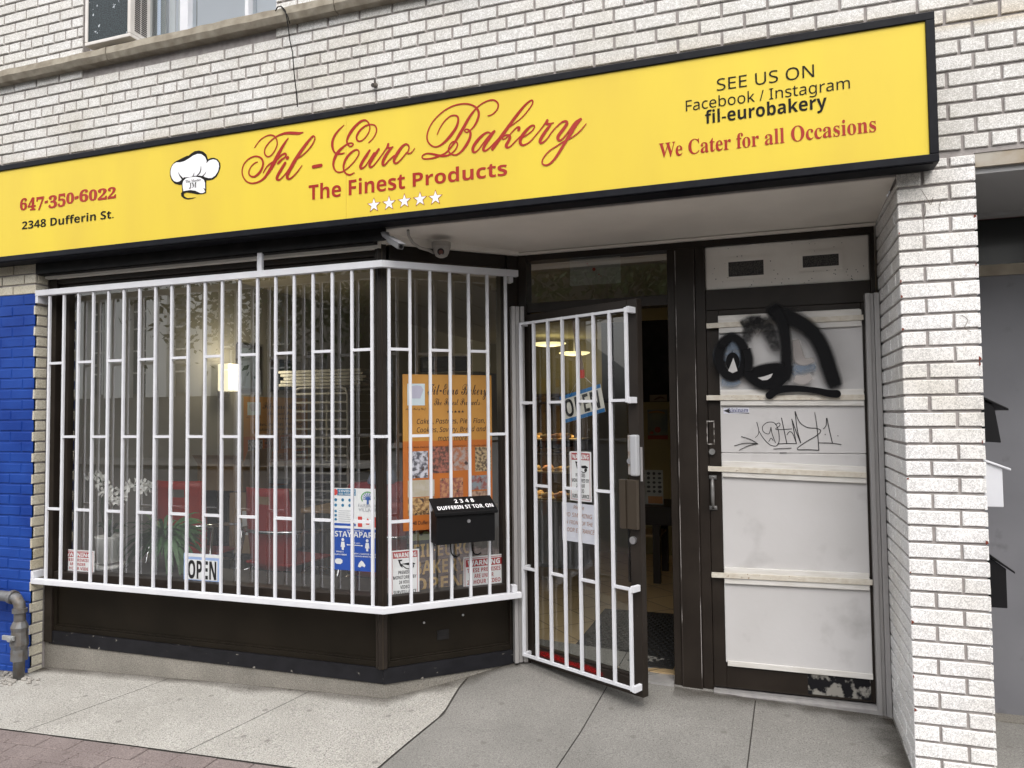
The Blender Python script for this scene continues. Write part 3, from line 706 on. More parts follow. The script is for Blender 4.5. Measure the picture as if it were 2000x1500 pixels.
# ---------------------------------------------------------------- the neighbour's doorway at the right edge
nd = thing('neighbour_doorway', 'grey flush door with a dark window above it, beyond the white pier', 'doorway', W, (1.3, .8, 0), kind='thing')
gp = mat('grey_flush_paint', (.155, .157, .172), .5, c2=(.185, .187, .203), scale=2.5, spots=(.10, .10, .11), sscale=11, samt=.60, ssoft=.2, sdetail=8, bump=.2)
b = MB(); b.box(.84, 2.4, .80, .86, .05, 2.222); b.build('door_leaf', gp, nd)
b = MB(); b.box(.84, 2.4, .785, .87, 2.222, 2.276); b.build('transom_rail', mat('beige_rail', (.40, .35, .27), .6, c2=(.30, .26, .2), scale=12), nd)
b = MB(); b.box(.84, 2.4, .815, .83, 2.276, 2.512); b.build('dark_pane', mat('dark_pane', (.012, .014, .014), .15), nd)
b = MB(); b.prism([onz_ for onz_ in [( .985, 2.43), (1.0, 2.47), (1.012, 2.45), (1.0, 2.42)]], .8125, .814); b.prism([(1.01, 2.36), (1.03, 2.41), (1.025, 2.37), (1.012, 2.345)], .8125, .814)
b.build('torn_paper', M['board'], nd)
b = MB(); b.box(.84, 2.4, .80, .83, 2.512, 2.53); b.build('red_head', mat('dark_red_head', (.10, .03, .025), .6), nd)
b = MB(); b.box(.84, 2.4, .03, .83, 2.53, 2.56); b.box(.84, 2.4, .74, .80, 2.512, 2.5298); b.build('soffit', mat('grey_soffit', (.33, .33, .33), .8), nd)
b = MB(); b.box(.84, 2.4, .012, .1, 2.555, 2.615); b.build('lintel', mat('stained_lintel', (.30, .24, .16), .8, c2=(.40, .37, .32), scale=9), nd)
b = MB(); b.box(2.4, 3.2, 0, .3, -.1, 2.62); b.build('far_pier', M['brick_side'], nd)
b = MB(); b.box(.84, 2.4, .70, .80, .0, .06); b.build('doorstep', M['base'], nd)
ns = thing('neighbour_shop_front', 'plain pale shop front beyond the blue brick pier', 'shop front', W, (-7.5, .1, 0), kind='thing')
b = MB(); b.box(-10, -5.352, .10, .3, -.3, .75); b.box(-10, -5.352, .10, .3, 2.3, 2.56); b.box(-5.47, -5.352, .10, .3, .75, 2.3); b.build('wall', mat('pale_front', (.55, .54, .51), .7, c2=(.46, .45, .42), scale=3), ns)
b = MB(); b.box(-10, -5.47, .16, .2, .75, 2.3); b.build('dark_window', mat('dark_window', (.02, .022, .024), .12), ns)
def mailbox(name, z0, z1, z2, m, label, tilt=0.0):
    t = thing(name, label, 'mailbox', W, (.84, .1, z0), group=None)
    b = MB(); b.prism([(.842, z0), (.908, z0 - tilt*.2), (.908 - tilt, z1+.012), (.842, z2-.004)], .06, .40); b.build('body', m, t, bevel=.003)
    b = MB(); b.prism([(.842, z2), (.936, z1-.005), (.936, z1+.004), (.842, z2+.01)], .05, .41); b.build('lid', m, t, bevel=.002)
    return t
bk = mat('black_mailbox_paint', (.008, .008, .009), .5, spec=.2, spots=(.4, .4, .4), sscale=20, samt=.76)
zs = [ony(p, .1).z for p in ((1925, 862), (1925, 800), (1925, 778), (1930, 988), (1930, 915), (1930, 900), (1935, 1182), (1935, 1112), (1935, 1080))]
mailbox('mailbox', zs[0], zs[1], zs[2], bk, 'dented black mailbox highest on the far side of the white pier', .02)
mailbox('mailbox', zs[3], zs[4], zs[5], M['white'], 'white mailbox between two black ones beside the grey door')
mailbox('mailbox', zs[6], zs[7], zs[8], bk, 'black mailbox lowest on the pier beside the grey door, under the white one')

# ================================================================ window grille, sign, fixtures
gr = thing('window_grille', 'white painted steel bars across the angled corner window', 'window bars', W, (-1.93, .02, .5))
GY = .018; zt0, zt1, zb0, zb1 = 2.346, 2.384, .514, .548
FCg = Frame((-1.927, GY, 0), 42.7)
# left rail pieces
def rail(name, z0, z1):
    b = MB(); b.box(-4.435, -1.92, GY-.018, GY+.014, z0, z1); b.build(name, M['white'], gr, bevel=.003)
    b = MB(FCg.M); b.box(-.006, .79, -.0175, .0145, z0, z1-.0004); b.build(name, M['white'], gr, bevel=.003)
rail('rail', zt0, zt1); rail('rail', zb0, zb1)
bx = [-4.324 + i*(4.324-1.991)/19 for i in range(20)]
r_ = .0076; rows = [1.909, 1.443, .990]
for x in bx:
    b = MB(); b.box(x-r_, x+r_, GY-.0076, GY+.0076, zb1, zt0); b.build('bar', M['white'], gr, bevel=.002)
cb = [.046, .161, .2745, .389, .500, .6125, .7255]
for x in cb:
    x -= .012; b = MB(FCg.M); b.box(x-r_, x+r_, -.0085, .0085, zb1, zt0); b.build('bar', M['white'], gr, bevel=.002)
t_ = .0075
for i in range(19):
    for z in ([rows[0], rows[2]] if i % 2 == 0 else [rows[1]]): b = MB(); b.box(bx[i]+r_, bx[i+1]-r_, GY-.0078, GY+.0078, z-t_, z+t_); b.build('crossbar', M['white'], gr)
for i in range(6):
    for z in ([rows[0], rows[2]] if i % 2 == 0 else [rows[1]]): b = MB(FCg.M); b.box(cb[i]-.012+r_, cb[i+1]-.012-r_, -.0078, .0078, z-t_, z+t_); b.build('crossbar', M['white'], gr)
b = MB(); b.hexa([(bx[19]+r_, GY-.0078, rows[1]-t_), (-1.915, GY-.006, rows[1]-t_), (-1.915, GY+.01, rows[1]-t_), (bx[19]+r_, GY+.0078, rows[1]-t_), (bx[19]+r_, GY-.0078, rows[1]+t_), (-1.915, GY-.006, rows[1]+t_), (-1.915, GY+.01, rows[1]+t_), (bx[19]+r_, GY+.0078, rows[1]+t_)])
b.M = FCg.M; b.box(-.012, cb[0]-.012-r_, -.0076, .0078, rows[1]-t_, rows[1]+t_); b.build('crossbar', M['white'], gr)
b = MB()
b.box(-4.437, -4.412, GY-.016, GY+.06, zt0-.045, zt0); b.box(-4.437, -4.412, GY-.016, GY+.06, zb1, zb1+.045)
hx = W.at((505, 500), 0)[0]; b.box(hx-.016, hx+.016, GY-.012, GY+.008, zt1, 2.50)
b.M = FCg.M; b.box(.735, .76, -.01, .03, zt0-.035, zt0); b.box(.735, .765, -.01, .03, zb1, zb1+.04)
b.build('wall_bracket', M['white'], gr, bevel=.002)
# ================================================================ the yellow shop sign
FS = Frame((0, -.12, 0))
SX0, SX1, SZ0, SZ1 = -5.7, .684, 2.556, 3.178
sg = thing('shop_sign', 'long yellow sign box with red and black lettering over the shop front', 'sign', W, (-2.0, -.06, 2.55))
b = MB(); fw = .034
b.box(SX0, SX1, -.121, -.004, SZ1-fw, SZ1); b.box(SX0, SX1, -.121, -.004, SZ0, SZ0+fw); b.box(SX1-fw, SX1, -.1214, -.004, SZ0+fw, SZ1-fw)
b.box(SX0, SX1-.02, -.112, -.01, SZ0-.004, SZ0+.02)
b.build('sign_frame', M['navy'], sg, bevel=.003)
b = MB(); b.box(SX0, SX1-fw, -.112, -.02, SZ0+fw, SZ1-fw); b.build('face_panel', M['yellow'], sg)
yl = -.1132
FS = Frame((0, -.1128, 0))
b = MB()
for px in ((676, 300),):
    x = FS.at(px)[0]; b.box(x-.0007, x+.0007, yl, -.112, SZ0+fw, SZ1-fw)
b.build('panel_joint', mat('yellow_joint', (.58, .42, .05), .5), sg)
def sgtxt(s, L, R_, B, T, m, style=None, off=0.0):
    b = MB(); x0, x1, z0, z1 = FS.box(L, R_, B, T); txt(b, s, x0, x1, z0, z1, yl-.0006, style, off); b.build('lettering', m, sg)
def sgsub(s, P, m, style, off=0.0, h=None):
    """a line that runs along two pixel points of its baseline, with a cap point"""
sgtxt('2348 Dufferin St.', (43, 448), (222, 425), (43, 448.5), (198, 412), M['black_vinyl'], 'b')
# phone number: one figure after another so that the old-style figures keep their own size
b = MB(); xs = [165, 297, 443, 585, 650, 808, 952, 1095, 1172, 1335, 1487, 1655, 1810]; s = '647-350-6022'
ys = [(530, 322), (530, 312), (522, 298), (412, 360), (492, 272), (470, 245), (417, 226), (342, 282), (385, 174), (365, 174), (352, 156), (330, 133)]
for i, ch in enumerate(s):
    xa, xb = 20+xs[i]/8.696, 20+(xs[i+1]-12)/8.696; ya, yb = 350+ys[i][0]/8.696, 350+ys[i][1]/8.696; xm = (xa+xb)/2
    x0, x1, z0, z1 = FS.box((xa, ya), (xb, ya), (xm, ya), (xm, yb))
    if ch == '-': b.prism([(x0, z0), (x1, z0+.004), (x1, z1), (x0, z1-.004)], yl-.0006, None)
    else: txt(b, ch, x0, x1, z0, z1, yl-.0006, 's', .018)
b.build('lettering', M['red_vinyl'], sg)
sgtxt('The Finest', (603, 375), (791, 350), (685, 381.5), (681.5, 350.2), M['red_vinyl'], 'b')
sgtxt('Products', (806, 350), (990.5, 330), (816, 364), (902, 324), M['red_vinyl'], 'b')
sgtxt('SEE US ON', (1400, 165), (1590, 140), (1462.8, 168.8), (1462.8, 144.6), M['black_vinyl'], 'r')
sgtxt('Facebook / Instagram', (1339.5, 210), (1660, 165), (1590, 189.5), (1471.5, 176.3), M['black_vinyl'], 'r')
sgtxt('fil-eurobakery', (1377.5, 240), (1615, 205), (1604, 220.5), (1548.5, 191.5), M['black_vinyl'], 'b')
sgtxt('We Cater for all Occasions', (1287, 290), (1711, 245), (1345.5, 302.2), (1524, 249.5), M['red_vinyl'], 's')
for p in ((730.5, 401), (760, 397.2), (790, 393), (820.5, 389.3), (850.6, 386.3)):
    x, z = FS.at(p); rr = .0425
    st = lambda r: [(x + r*(1 if i % 2 == 0 else .40)*math.sin(math.pi*i/5), z + r*(1 if i % 2 == 0 else .40)*math.cos(math.pi*i/5)) for i in range(10)]
    b = MB(); b.prism(st(rr), yl-.0004, None); b.mi = 1; b.prism(st(rr*.84), yl-.0012, None); b.build('star', [M['red_vinyl'], M['white_vinyl']], sg)
# script lettering, drawn stroke by stroke
def script(strokes, ox, oy, sc, mb, k0):
    for k, st in enumerate(strokes):
        P = []
        for x, y, w in st:
            px, py = ox + x*sc, oy + y*sc; X, Z = FS.at((px, py)); X2, Z2 = FS.at((px+3, py)); X3, Z3 = FS.at((px, py+3))
            P.append((X, Z, w*sc*(abs(X2-X)+abs(Z3-Z))/6))
        mb.stroke(P, yl-.0006-.00016*(k0+k), .00014, 5)
Fs = [[(375,680,20),(470,550,22),(560,480,22),(660,440,26),(740,450,28),(790,500,28),(815,580,26),(805,660,26),(750,770,26),(690,840,26),(625,860,26),(575,810,28),(570,740,26),(600,660,26),(680,560,26),(780,480,28),(880,430,36),(1000,400,50),(1130,400,56),(1240,405,48),(1320,385,20)],
 [(1030,500,20),(980,570,40),(900,700,60),(830,830,75),(770,950,80),(710,1060,75),(640,1170,62),(560,1280,45),(460,1350,34),(330,1380,28),(220,1345,26),(150,1250,26),(130,1140,26),(160,1020,26),(240,920,28),(350,860,28),(440,858,30),(510,900,36),(540,980,40),(525,1070,44),(470,1170,48),(390,1240,40),(320,1250,30),(270,1210,28),(265,1140,26),(310,1050,24),(370,990,24),(430,965,18)],
 [(545,1175,20),(590,1090,26),(650,1020,30),(740,960,34),(830,900,34),(900,830,36),(960,800,40),(990,820,36),(970,870,34),(900,920,40),(860,960,48),(830,990,40)],
 [(970,985,55),(900,1100,60),(830,1220,60),(810,1290,52),(850,1315,34),(910,1270,26),(990,1180,26),(1080,1060,40)],
 [(1012,890,62),(1022,880,62)],
 [(1185,910,30),(1300,840,26),(1420,730,28),(1510,610,28),(1550,520,28),(1545,470,28),(1500,470,36),(1400,590,55),(1290,740,65),(1190,890,70),(1110,1030,75),(1040,1160,70),(1010,1250,60),(1040,1295,40),(1100,1270,30),(1200,1170,26),(1300,1035,18)],
 [(1520,1058,62),(1675,1030,62)]]
Es = [[(420,245,16),(330,330,34),(250,430,46),(200,540,50),(192,650,50),(220,750,36),(270,800,30),(350,805,34),(425,790,22)],
 [(905,585,22),(980,510,24),(1040,410,26),(1055,320,28),(1020,250,28),(940,232,28),(840,260,34),(740,340,42),(680,430,42),(665,500,36),(700,555,32),(770,545,26),(850,470,26),(905,380,26),(925,290,26),(900,200,28),(840,150,34),(760,165,44),(660,245,54),(560,370,60),(490,500,46),(480,590,34),(520,650,30),(570,655,28),(600,620,28),(570,595,28),(500,605,30),(420,660,40),(330,740,56),(260,840,60),(220,950,52),(215,1050,40),(260,1140,30),(340,1165,28),(430,1130,26),(540,1040,26),(640,930,26),(710,810,28),(700,740,28),(640,730,34),(550,790,44),(460,900,50),(415,1020,42),(415,1110,32),(450,1180,30),(530,1215,34),(620,1175,22)],
 [(920,740,44),(850,850,60),(770,980,60),(740,1060,54),(770,1090,40),(840,1040,28),(920,920,28),(1010,790,40)],
 [(1100,715,44),(1020,830,58),(940,960,58),(920,1040,50),(950,1065,36),(1020,1010,28),(1120,880,26),(1220,740,28),(1270,660,36),(1285,615,46)],
 [(1285,620,46),(1272,675,50),(1310,690,34),(1375,670,26)],
 [(1345,695,40),(1260,800,60),(1190,930,60),(1180,1010,54),(1220,1020,34),(1300,930,28),(1400,840,28)],
 [(1655,790,26),(1690,700,28),(1680,640,30),(1630,615,34),(1560,660,50),(1480,770,62),(1410,890,60),(1400,960,50),(1440,990,36),(1510,940,28),(1590,850,26),(1650,780,26),(1680,800,28),(1740,780,24),(1800,700,16)]]
Bs = [[(540,825,22),(600,690,26),(690,560,28),(800,470,28),(890,455,32),(945,490,38),(945,590,46),(900,710,56),(800,850,62),(690,970,50),(580,1050,36),(480,1065,30),(390,1010,30),(345,920,32),(350,800,30),(410,650,28),(520,500,28),(680,360,28),(850,270,30),(1020,230,32),(1160,235,32),(1270,280,36),(1340,360,44),(1350,460,46),(1310,580,46),(1250,680,36),(1180,750,30),(1120,785,26),(1075,760,24),(1100,725,26),(1160,740,34),(1190,800,46),(1175,900,54),(1110,1030,58),(1010,1160,44),(920,1220,32),(850,1225,30),(780,1180,28),(760,1110,28),(800,1010,28),(860,965,28),(920,980,30),(935,1040,30),(890,1130,30),(800,1210,34),(700,1245,40),(560,1235,46),(440,1205,34),(330,1200,30),(250,1245,28),(260,1295,28),(340,1305,30),(470,1285,34),(600,1240,38),(700,1190,34),(790,1100,34),(880,980,44),(960,850,60),(1050,700,62),(1150,520,56),(1240,390,44),(1330,290,28),(1440,210,28),(1560,160,30),(1660,160,32),(1725,220,32),(1725,310,30),(1670,390,28),(1600,445,26),(1530,462,20)],
 [(1575,800,30),(1520,785,36),(1430,840,52),(1330,940,62),(1250,1060,62),(1235,1140,54),(1270,1175,38),(1340,1130,28),(1430,1010,28),(1530,880,30),(1630,780,40)],
 [(1655,765,50),(1570,880,62),(1480,1020,60),(1440,1110,54),(1470,1145,42),(1540,1110,30),(1660,990,28),(1770,870,28)]]
Ks = [[(320,700,30),(450,610,26),(600,490,26),(720,350,28),(800,230,30),(800,165,32),(750,175,36),(650,260,46),(510,430,60),(370,620,64),(240,800,70),(110,980,70),(20,1110,62)],
 [(532,735,60),(545,690,44),(500,690,34),(430,750,28),(350,840,28),(280,900,26),(230,920,26),(215,890,26),(260,850,30),(320,840,44),(360,880,56),(330,960,62),(285,1040,60),(310,1080,44),(370,1060,30),(470,960,28),(560,870,30)],
 [(600,890,30),(700,830,28),(800,750,28),(840,680,30),(820,650,32),(760,670,44),(670,760,62),(590,870,68),(560,970,60),(590,1030,46),(650,1030,34),(750,970,28),(860,850,26),(960,730,28),(1050,610,36),(1090,550,50)],
 [(1090,555,50),(1075,610,54),(1130,620,36),(1210,600,24)],
 [(1150,640,46),(1060,760,64),(970,900,66),(950,970,60),(990,990,42),(1080,920,30),(1180,780,28),(1290,660,30),(1390,580,38),(1460,572,46),(1472,620,60),(1400,730,66),(1310,850,66),(1300,920,56),(1350,940,40),(1430,870,32),(1530,740,40),(1640,600,56),(1740,530,50)],
 [(1745,528,50),(1650,640,66),(1560,790,70),(1470,930,66),(1380,1080,60),(1260,1270,50),(1140,1400,40),(1040,1425,32),(990,1380,30),(1020,1280,28),(1130,1150,28),(1280,1050,28),(1420,960,28),(1580,880,28),(1720,770,28),(1850,620,20)]]
for S_, ox, oy in ((Fs, 460, 220), (Es, 630, 220), (Bs, 800, 180), (Ks, 960, 180)):
    b = MB(); script(S_, ox, oy, .1, b, 0); b.build('lettering', M['red_vinyl'], sg)
# chef hat badge
def P_(pts, ox, oy, sc, F_=FS, off=0.0): return [F_.at((ox+x/sc, oy+y/sc), off) for x, y in pts]
hb = [(150,700),(160,620),(200,530),(260,460),(330,420),(450,360),(570,300),(600,305),(680,240),(760,190),(860,175),(960,200),(1040,270),(1080,390),(1140,360),(1230,350),(1320,390),(1380,480),(1385,580),(1350,700),(1290,810),(1200,880),(1120,900),(1040,905),(1035,1210),(960,1235),(820,1245),(680,1215),(560,1200),(490,1230),(500,1290),(580,1340),(680,1330),(800,1315),(720,1345),(600,1370),(500,1350),(430,1290),(420,1220),(450,1180),(440,1010),(380,1015),(270,985),(190,900),(155,800)]
hw = [(170,690),(190,590),(240,510),(310,465),(400,465),(500,440),(620,370),(720,300),(820,260),(920,265),(1010,330),(1050,420),(1045,490),(1110,420),(1210,390),(1290,410),(1345,480),(1355,570),(1330,680),(1260,790),(1180,845),(1090,850),(1000,820),(960,800),(880,790),(760,795),(620,830),(500,830),(448,868),(430,900),(380,935),(320,945),(250,920),(200,850),(175,770)]
hn = [(480,1170),(460,1000),(480,920),(540,860),(650,830),(780,815),(900,840),(980,890),(1010,960),(1015,1180),(960,1215),(890,1215),(780,1160),(650,1140),(560,1155)]
b = MB(); b.prism(P_(hb, 320, 280, 12.5), yl-.0006, None)
b.mi = 1; b.prism(P_(hw, 320, 280, 12.5), yl-.0014, None); b.prism(P_(hn, 320, 280, 12.5), yl-.0014, None); b.mi = 0
for st in ([(915,550,8),(908,650,30),(880,730,36),(820,790,30)], [(748,712,8),(738,770,26),(715,805,30)], [(360,712,10),(400,790,34),(450,850,56)], [(1042,690,8),(1010,750,24),(960,800,34)], [(975,1090,6),(1000,1120,26),(1022,1170,16)]):
    b.stroke([(*FS.at((320+x/12.5, 280+y/12.5)), w/12.5*.0024) for x, y, w in st], yl-.0022)
for s, L, R_, B, T in (('The Master', (535,930), (912,880), (555,970), (740,880)), ('JM', (622,1040), (805,1010), (640,1118), (750,955))):
    q = lambda p: (320+p[0]/12.5, 280+p[1]/12.5); x0, x1, z0, z1 = FS.box(q(L), q(R_), q(B), q(T)); txt(b, s, x0, x1, z0, z1, yl-.0022, 's')
b.build('chef_hat_badge', [M['black_vinyl'], M['white_vinyl']], sg)

# ================================================================ fixtures on the front
# loose cable by the stone sill
pt = [(537, 22), (541, 14), (548, 12), (556, 20), (563, 34), (566, 52), (569, 75), (575, 100), (578, 140), (582, 170), (585, 204)]
b = MB(); b.tube([(*W.at(p, .066 - .004*i if i > 3 else .07)[:1], -.066 + .003*max(0, i-3), W.at(p, .066)[1]) for i, p in enumerate(pt)], .0032, 6)
b.tube([(W.at((548, 12), .07)[0], -.068, W.at((548, 12), .07)[1]), (W.at((562, 30), .07)[0], -.073, W.at((562, 30), .07)[1]), (W.at((566, 46), .07)[0], -.07, W.at((566, 46), .07)[1])], .003, 6)
b.build('loose_cable', M['black_vinyl'], frame=W, base=(-2.5, -.05, 3.7), label='thin black cable hanging loose from the stone ledge', cat='cable', smooth=True)
# old bolt stub in the wall
x, z = W.at((733, 165), .01); b = MB(); b.tube([(x, 0, z), (x-.004, -.03, z-.012)], .012, 8); b.tube([(x, -.012, z+.006), (x+.002, -.02, z+.03)], .006, 6)
b.build('rusty_bolt', M['galv'], frame=W, base=(x, 0, z), label='rusty bolt stub sticking out of the bricks above the sign', cat='bolt')
# bullet camera
cg = mat('camera_grey', (.20, .20, .21), .5)
t = thing('security_camera', 'grey box security camera aimed down from the sign above the window corner', 'camera', W, (-1.9, .0, 2.5))
A0 = Vector(ony((752, 458), -.01)); A1 = Vector(ony((764, 470), -.03)); A2 = Vector(ony((783, 482), -.10))
b = MB(); b.tube([A0 + Vector((0, 0, .01)), A0, A1], [.024, .018, .014], 10); b.build('bracket', cg, t, smooth=True)
d = (A2-A1).normalized(); sx = d.cross(Vector((0, 0, 1))).normalized(); up = sx.cross(d)
def obox(b, c0, c1, hw_, hh): b.hexa([c0+sx*a*hw_+up*e*hh for a, e in ((-1,-1),(1,-1),(1,1),(-1,1))] + [c1+sx*a*hw_+up*e*hh for a, e in ((-1,-1),(1,-1),(1,1),(-1,1))])
b = MB(); obox(b, A1 - d*.02, A2, .017, .015); b.build('housing', mat('camera_white', (.17, .17, .17), .5), t, bevel=.005)
b = MB(); obox(b, A1 - d*.03 + up*.0175, A2 + d*.010 + up*.0175, .0195, .0018); b.build('visor', cg, t)
b = MB(); b.tube([A2, A2 + d*.004], .010, 14); b.build('lens', M['black_frame'], t)
# dome camera with its cable
D0 = onz((862, 478), 2.488); t = thing('security_camera', 'pale dome security camera fixed under the soffit above the angled window', 'camera', W, D0)
cw = mat('dome_white', (.34, .32, .29), .5)
b = MB(); b.lathe((D0.x, D0.y, D0.z), [(.016, -.072), (.032, -.063), (.042, -.043), (.049, -.017), (.053, -.015), (.053, .012)], 24); b.build('housing', cw, t, smooth=False)
b = MB(); e = Vector((D0.x+.010, D0.y-.030, D0.z-.043)); dd = Vector((.35, -.75, -.5)).normalized(); b.tube([e, e+dd*.010], .019, 18); b.build('lens_ring', M['black_frame'], t)
b = MB(); b.tube([e+dd*.0125, e+dd*.015], .012, 14); b.build('lens', mat('lens_red', (.10, .03, .02), .15), t)
C0 = ony((797, 450), -.01)
b = MB(); b.tube([C0, ony((798, 460), .02), ony((806, 474), .06), ony((820, 484), .10), ony((838, 489), .14), (D0.x-.05, D0.y, D0.z-.04)], .008, 8); b.build('cable', cw, t, smooth=True)
# gas pipe at the blue wall
t = thing('gas_pipe', 'galvanised gas pipe with a shut-off valve in front of the blue bricks', 'pipe', W, (-4.55, -.1, 0))
py = -.09; e = ony((37, 1172), py); l = ony((-60, 1166), py); bt_ = ony((40, 1310), py)
X = ony((38, 1240), py).x; rp = .032
b = MB(); b.tube([(l.x-.5, py, e.z+.02), (X-.075, py, e.z+.016), (X-.03, py, e.z+.008), (X-.006, py, e.z-.02), (X, py, e.z-.06), (X, py, -.1)], rp, 14); b.build('pipe', M['galv'], t, smooth=True)
b = MB()
for za, zb, rr in ((e.z-.075, e.z-.05, .042), ): b.tube([(X, py, za), (X, py, zb)], rr, 14)
b.tube([(X-.075, py, e.z+.016), (X-.05, py, e.z+.013)], .042, 14)
vz = ony((38, 1242), py).z
b.tube([(X, py, vz+.09), (X, py, vz+.055), (X, py, vz+.03), (X, py, vz-.05), (X, py, vz-.09)], [.036, .05, .044, .052, .038], 10)
vz2 = ony((38, 1280), py).z; b.tube([(X, py, vz2+.04), (X, py, vz2-.03)], .046, 6)
b.build('fitting', M['galv'], t)
b = MB(); b.box(X-.065, X+.03, py-.065, py-.05, vz-.012, vz+.016); b.tube([(X+.01, py-.08, vz), (X+.01, py-.05, vz)], .017, 8); b.build('valve', mat('valve_grey', (.36, .37, .37), .45, .4), t, bevel=.003)
b = MB()
for i in range(44):
    a = rnd.uniform(0, 6.28); rr = rnd.uniform(.02, .16); x = X-.03+rr*math.cos(a)*1.3; y = py-.02+rr*math.sin(a)*.7
    if y > -.015: continue
    b.ell((x, y, G(x, y)+.006), rnd.uniform(.008, .02), rnd.uniform(.008, .018), rnd.uniform(.005, .013), 6, 4)
o = b.build('pipe_rubble', concrete('rubble', (.2, .19, .17), (.36, .34, .31), .4)); o['kind'] = 'stuff'; o['label'] = 'loose broken mortar around the foot of the gas pipe'; o['category'] = 'rubble'
# air conditioner in the upstairs window
t = thing('air_conditioner', 'boxy window air conditioner jutting out of the upstairs window', 'air conditioner', W, (-3.9, -.1, 3.93))
y0, y1, z1 = -.055, .12, 4.36
za = W.at((163, 95), .055)[1]; xa = W.at((165, 80), .055)[0]; xb = W.at((254, 40), .055)[0]; zb2 = W.at((254, 66), .055)[1]
x0, x1 = xa, xb; z0 = (za+zb2)/2
acw = mat('ac_casing', (.66, .63, .60), .45, c2=(.58, .55, .51), scale=6, spots=(.35, .3, .25), sscale=30, samt=.75)
b = MB(); w_ = .022
b.box(x0, x1, y0, y1, z0, z0+w_); b.box(x0, x0+w_, y0, y1, z0+w_, z1); b.box(x1-w_, x1, y0, y1, z0+w_, z1); b.box(x0, x1, y0, y1, z1, z1+w_); b.box(x0+w_, x1-w_, y0+.03, y1, z0+w_, z1)
b.build('casing', acw, t, bevel=.004)
b = MB(); b.box(x0+w_, x1-w_, y0+.008, y0+.0295, z0+w_, z1)
cm = mat('condenser_fins', (.03, .045, .05), .5, .3, c2=(.008, .012, .014), scale=150, detail=0, lo=.45, hi=.55, spots=(.75, .8, .85), sscale=24, samt=.66); b.build('condenser', cm, t)
b = MB()
for g0 in (.035, .085):
    for i in range(30): b.box(x1-.0005, x1+.003, y0+g0, y0+g0+.042, z0+.05+i*.0125, z0+.0565+i*.0125)
b.build('side_louvre', mat('louvre_dark', (.10, .09, .085), .6), t)
# little mailbox on the grille
FM = Frame(FC.P, 42.7); so = .105
x0, zb = FM.at((853, 1060), .20); x1, _ = FM.at((967, 1040), .20); zt = FM.at((868, 1005), .2)[1]; z0 = FM.at((880, 1063), .2)[1]
t = thing('mailbox', 'small black mailbox with white house number lettering hooked on the white bars', 'mailbox', FM, ((x0+x1)/2, -.15, z0))
zt = z0 + .168
bm = mat('mailbox_black', (.006, .006, .0065), .5, spec=.15, bump=.05, bscale=40)
b = MB(FM.M)
b.prism([(x0, z0), (x1, z0), (x1, zt), (x0, zt)], -.20, -.095)
b.build('body', bm, t, bevel=.003)
b = MB(FM.M)
lid = [(x0-.012, -.213, zt-.006), (x1+.014, -.213, zt-.006), (x1+.014, -.095, zt+.062), (x0-.012, -.095, zt+.062)]
b.hexa([lid[0], lid[1], lid[2], lid[3]] + [(x, y, z+.006) for x, y, z in lid]); b.box(x0-.012, x1+.014, -.2135, -.209, zt-.016, zt+.0)
b.build('lid', bm, t, bevel=.002)
b = MB(); MT = FM.M @ Matrix.Translation((0, -.213, zt+.0008)) @ Matrix.Rotation(math.atan2(.068, .118), 4, 'X') @ Matrix.Rotation(R(-90), 4, 'X')
b.M = MT; L_ = x1 - x0
txt(b, 'DUFFERIN ST TOR. ON', x0+.010, x1-.006, .018, .050, -.0068, 'b')
txt(b, '2 3 4 8', x0+L_*.36, x0+L_*.70, .072, .104, -.0068, 'b')
b.build('lettering', M['white_vinyl'], t)
b = MB(FM.M); xm = x0 + L_*.54; b.tube([(xm, -.20, zt-.052), (xm, -.206, zt-.052)], .0095, 14); b.build('lock', M['steel'], t)
b = MB(FM.M)
for xx in (x0+L_*.33, x0+L_*.70): b.tube([(xx, -.10, z0), (xx, -.11, z0-.06), (xx+.008, -.125, z0-.078), (xx+.022, -.14, z0-.08), (xx+.036, -.15, z0-.068)], .0042, 8)
b.build('newspaper_hook', bm, t, smooth=True)

# ================================================================ signs, stickers and papers
red = mat('print_red', (.36, .018, .025), .5); ink = mat('print_black', (.012, .012, .013), .5); paper = mat('print_white', (.70, .72, .72), .45); dred = red
def panel(name, label, cat, F_, L, R_, B, T, off, th, m, group=None):
    x0, x1, z0, z1 = F_.box(L, R_, B, T, off); t = thing(name, label, cat, F_, ((x0+x1)/2, -off, z0), group)
    b = MB(F_.M); b.box(x0, x1, -off, -off+th, z0, z1); b.build('sheet', m, t); return t, x0, x1, z0, z1
def word(t, F_, s, x0, x1, z0, z1, y, m, style='b', off=0.0, name='lettering'):
    b = MB(F_.M); txt(b, s, x0, x1, z0, z1, y, style, off); return b.build(name, m, t)
def border(t, F_, x0, x1, z0, z1, w, y, m):
    b = MB(F_.M)
    for q in ((x0, x1, z0, z0+w), (x0, x1, z1-w, z1), (x0, x0+w, z0+w, z1-w), (x1-w, x1, z0+w, z1-w)): b.quad((q[0], y, q[2]), (q[1], y, q[2]), (q[1], y, q[3]), (q[0], y, q[3]))
    b.build('border', m, t)
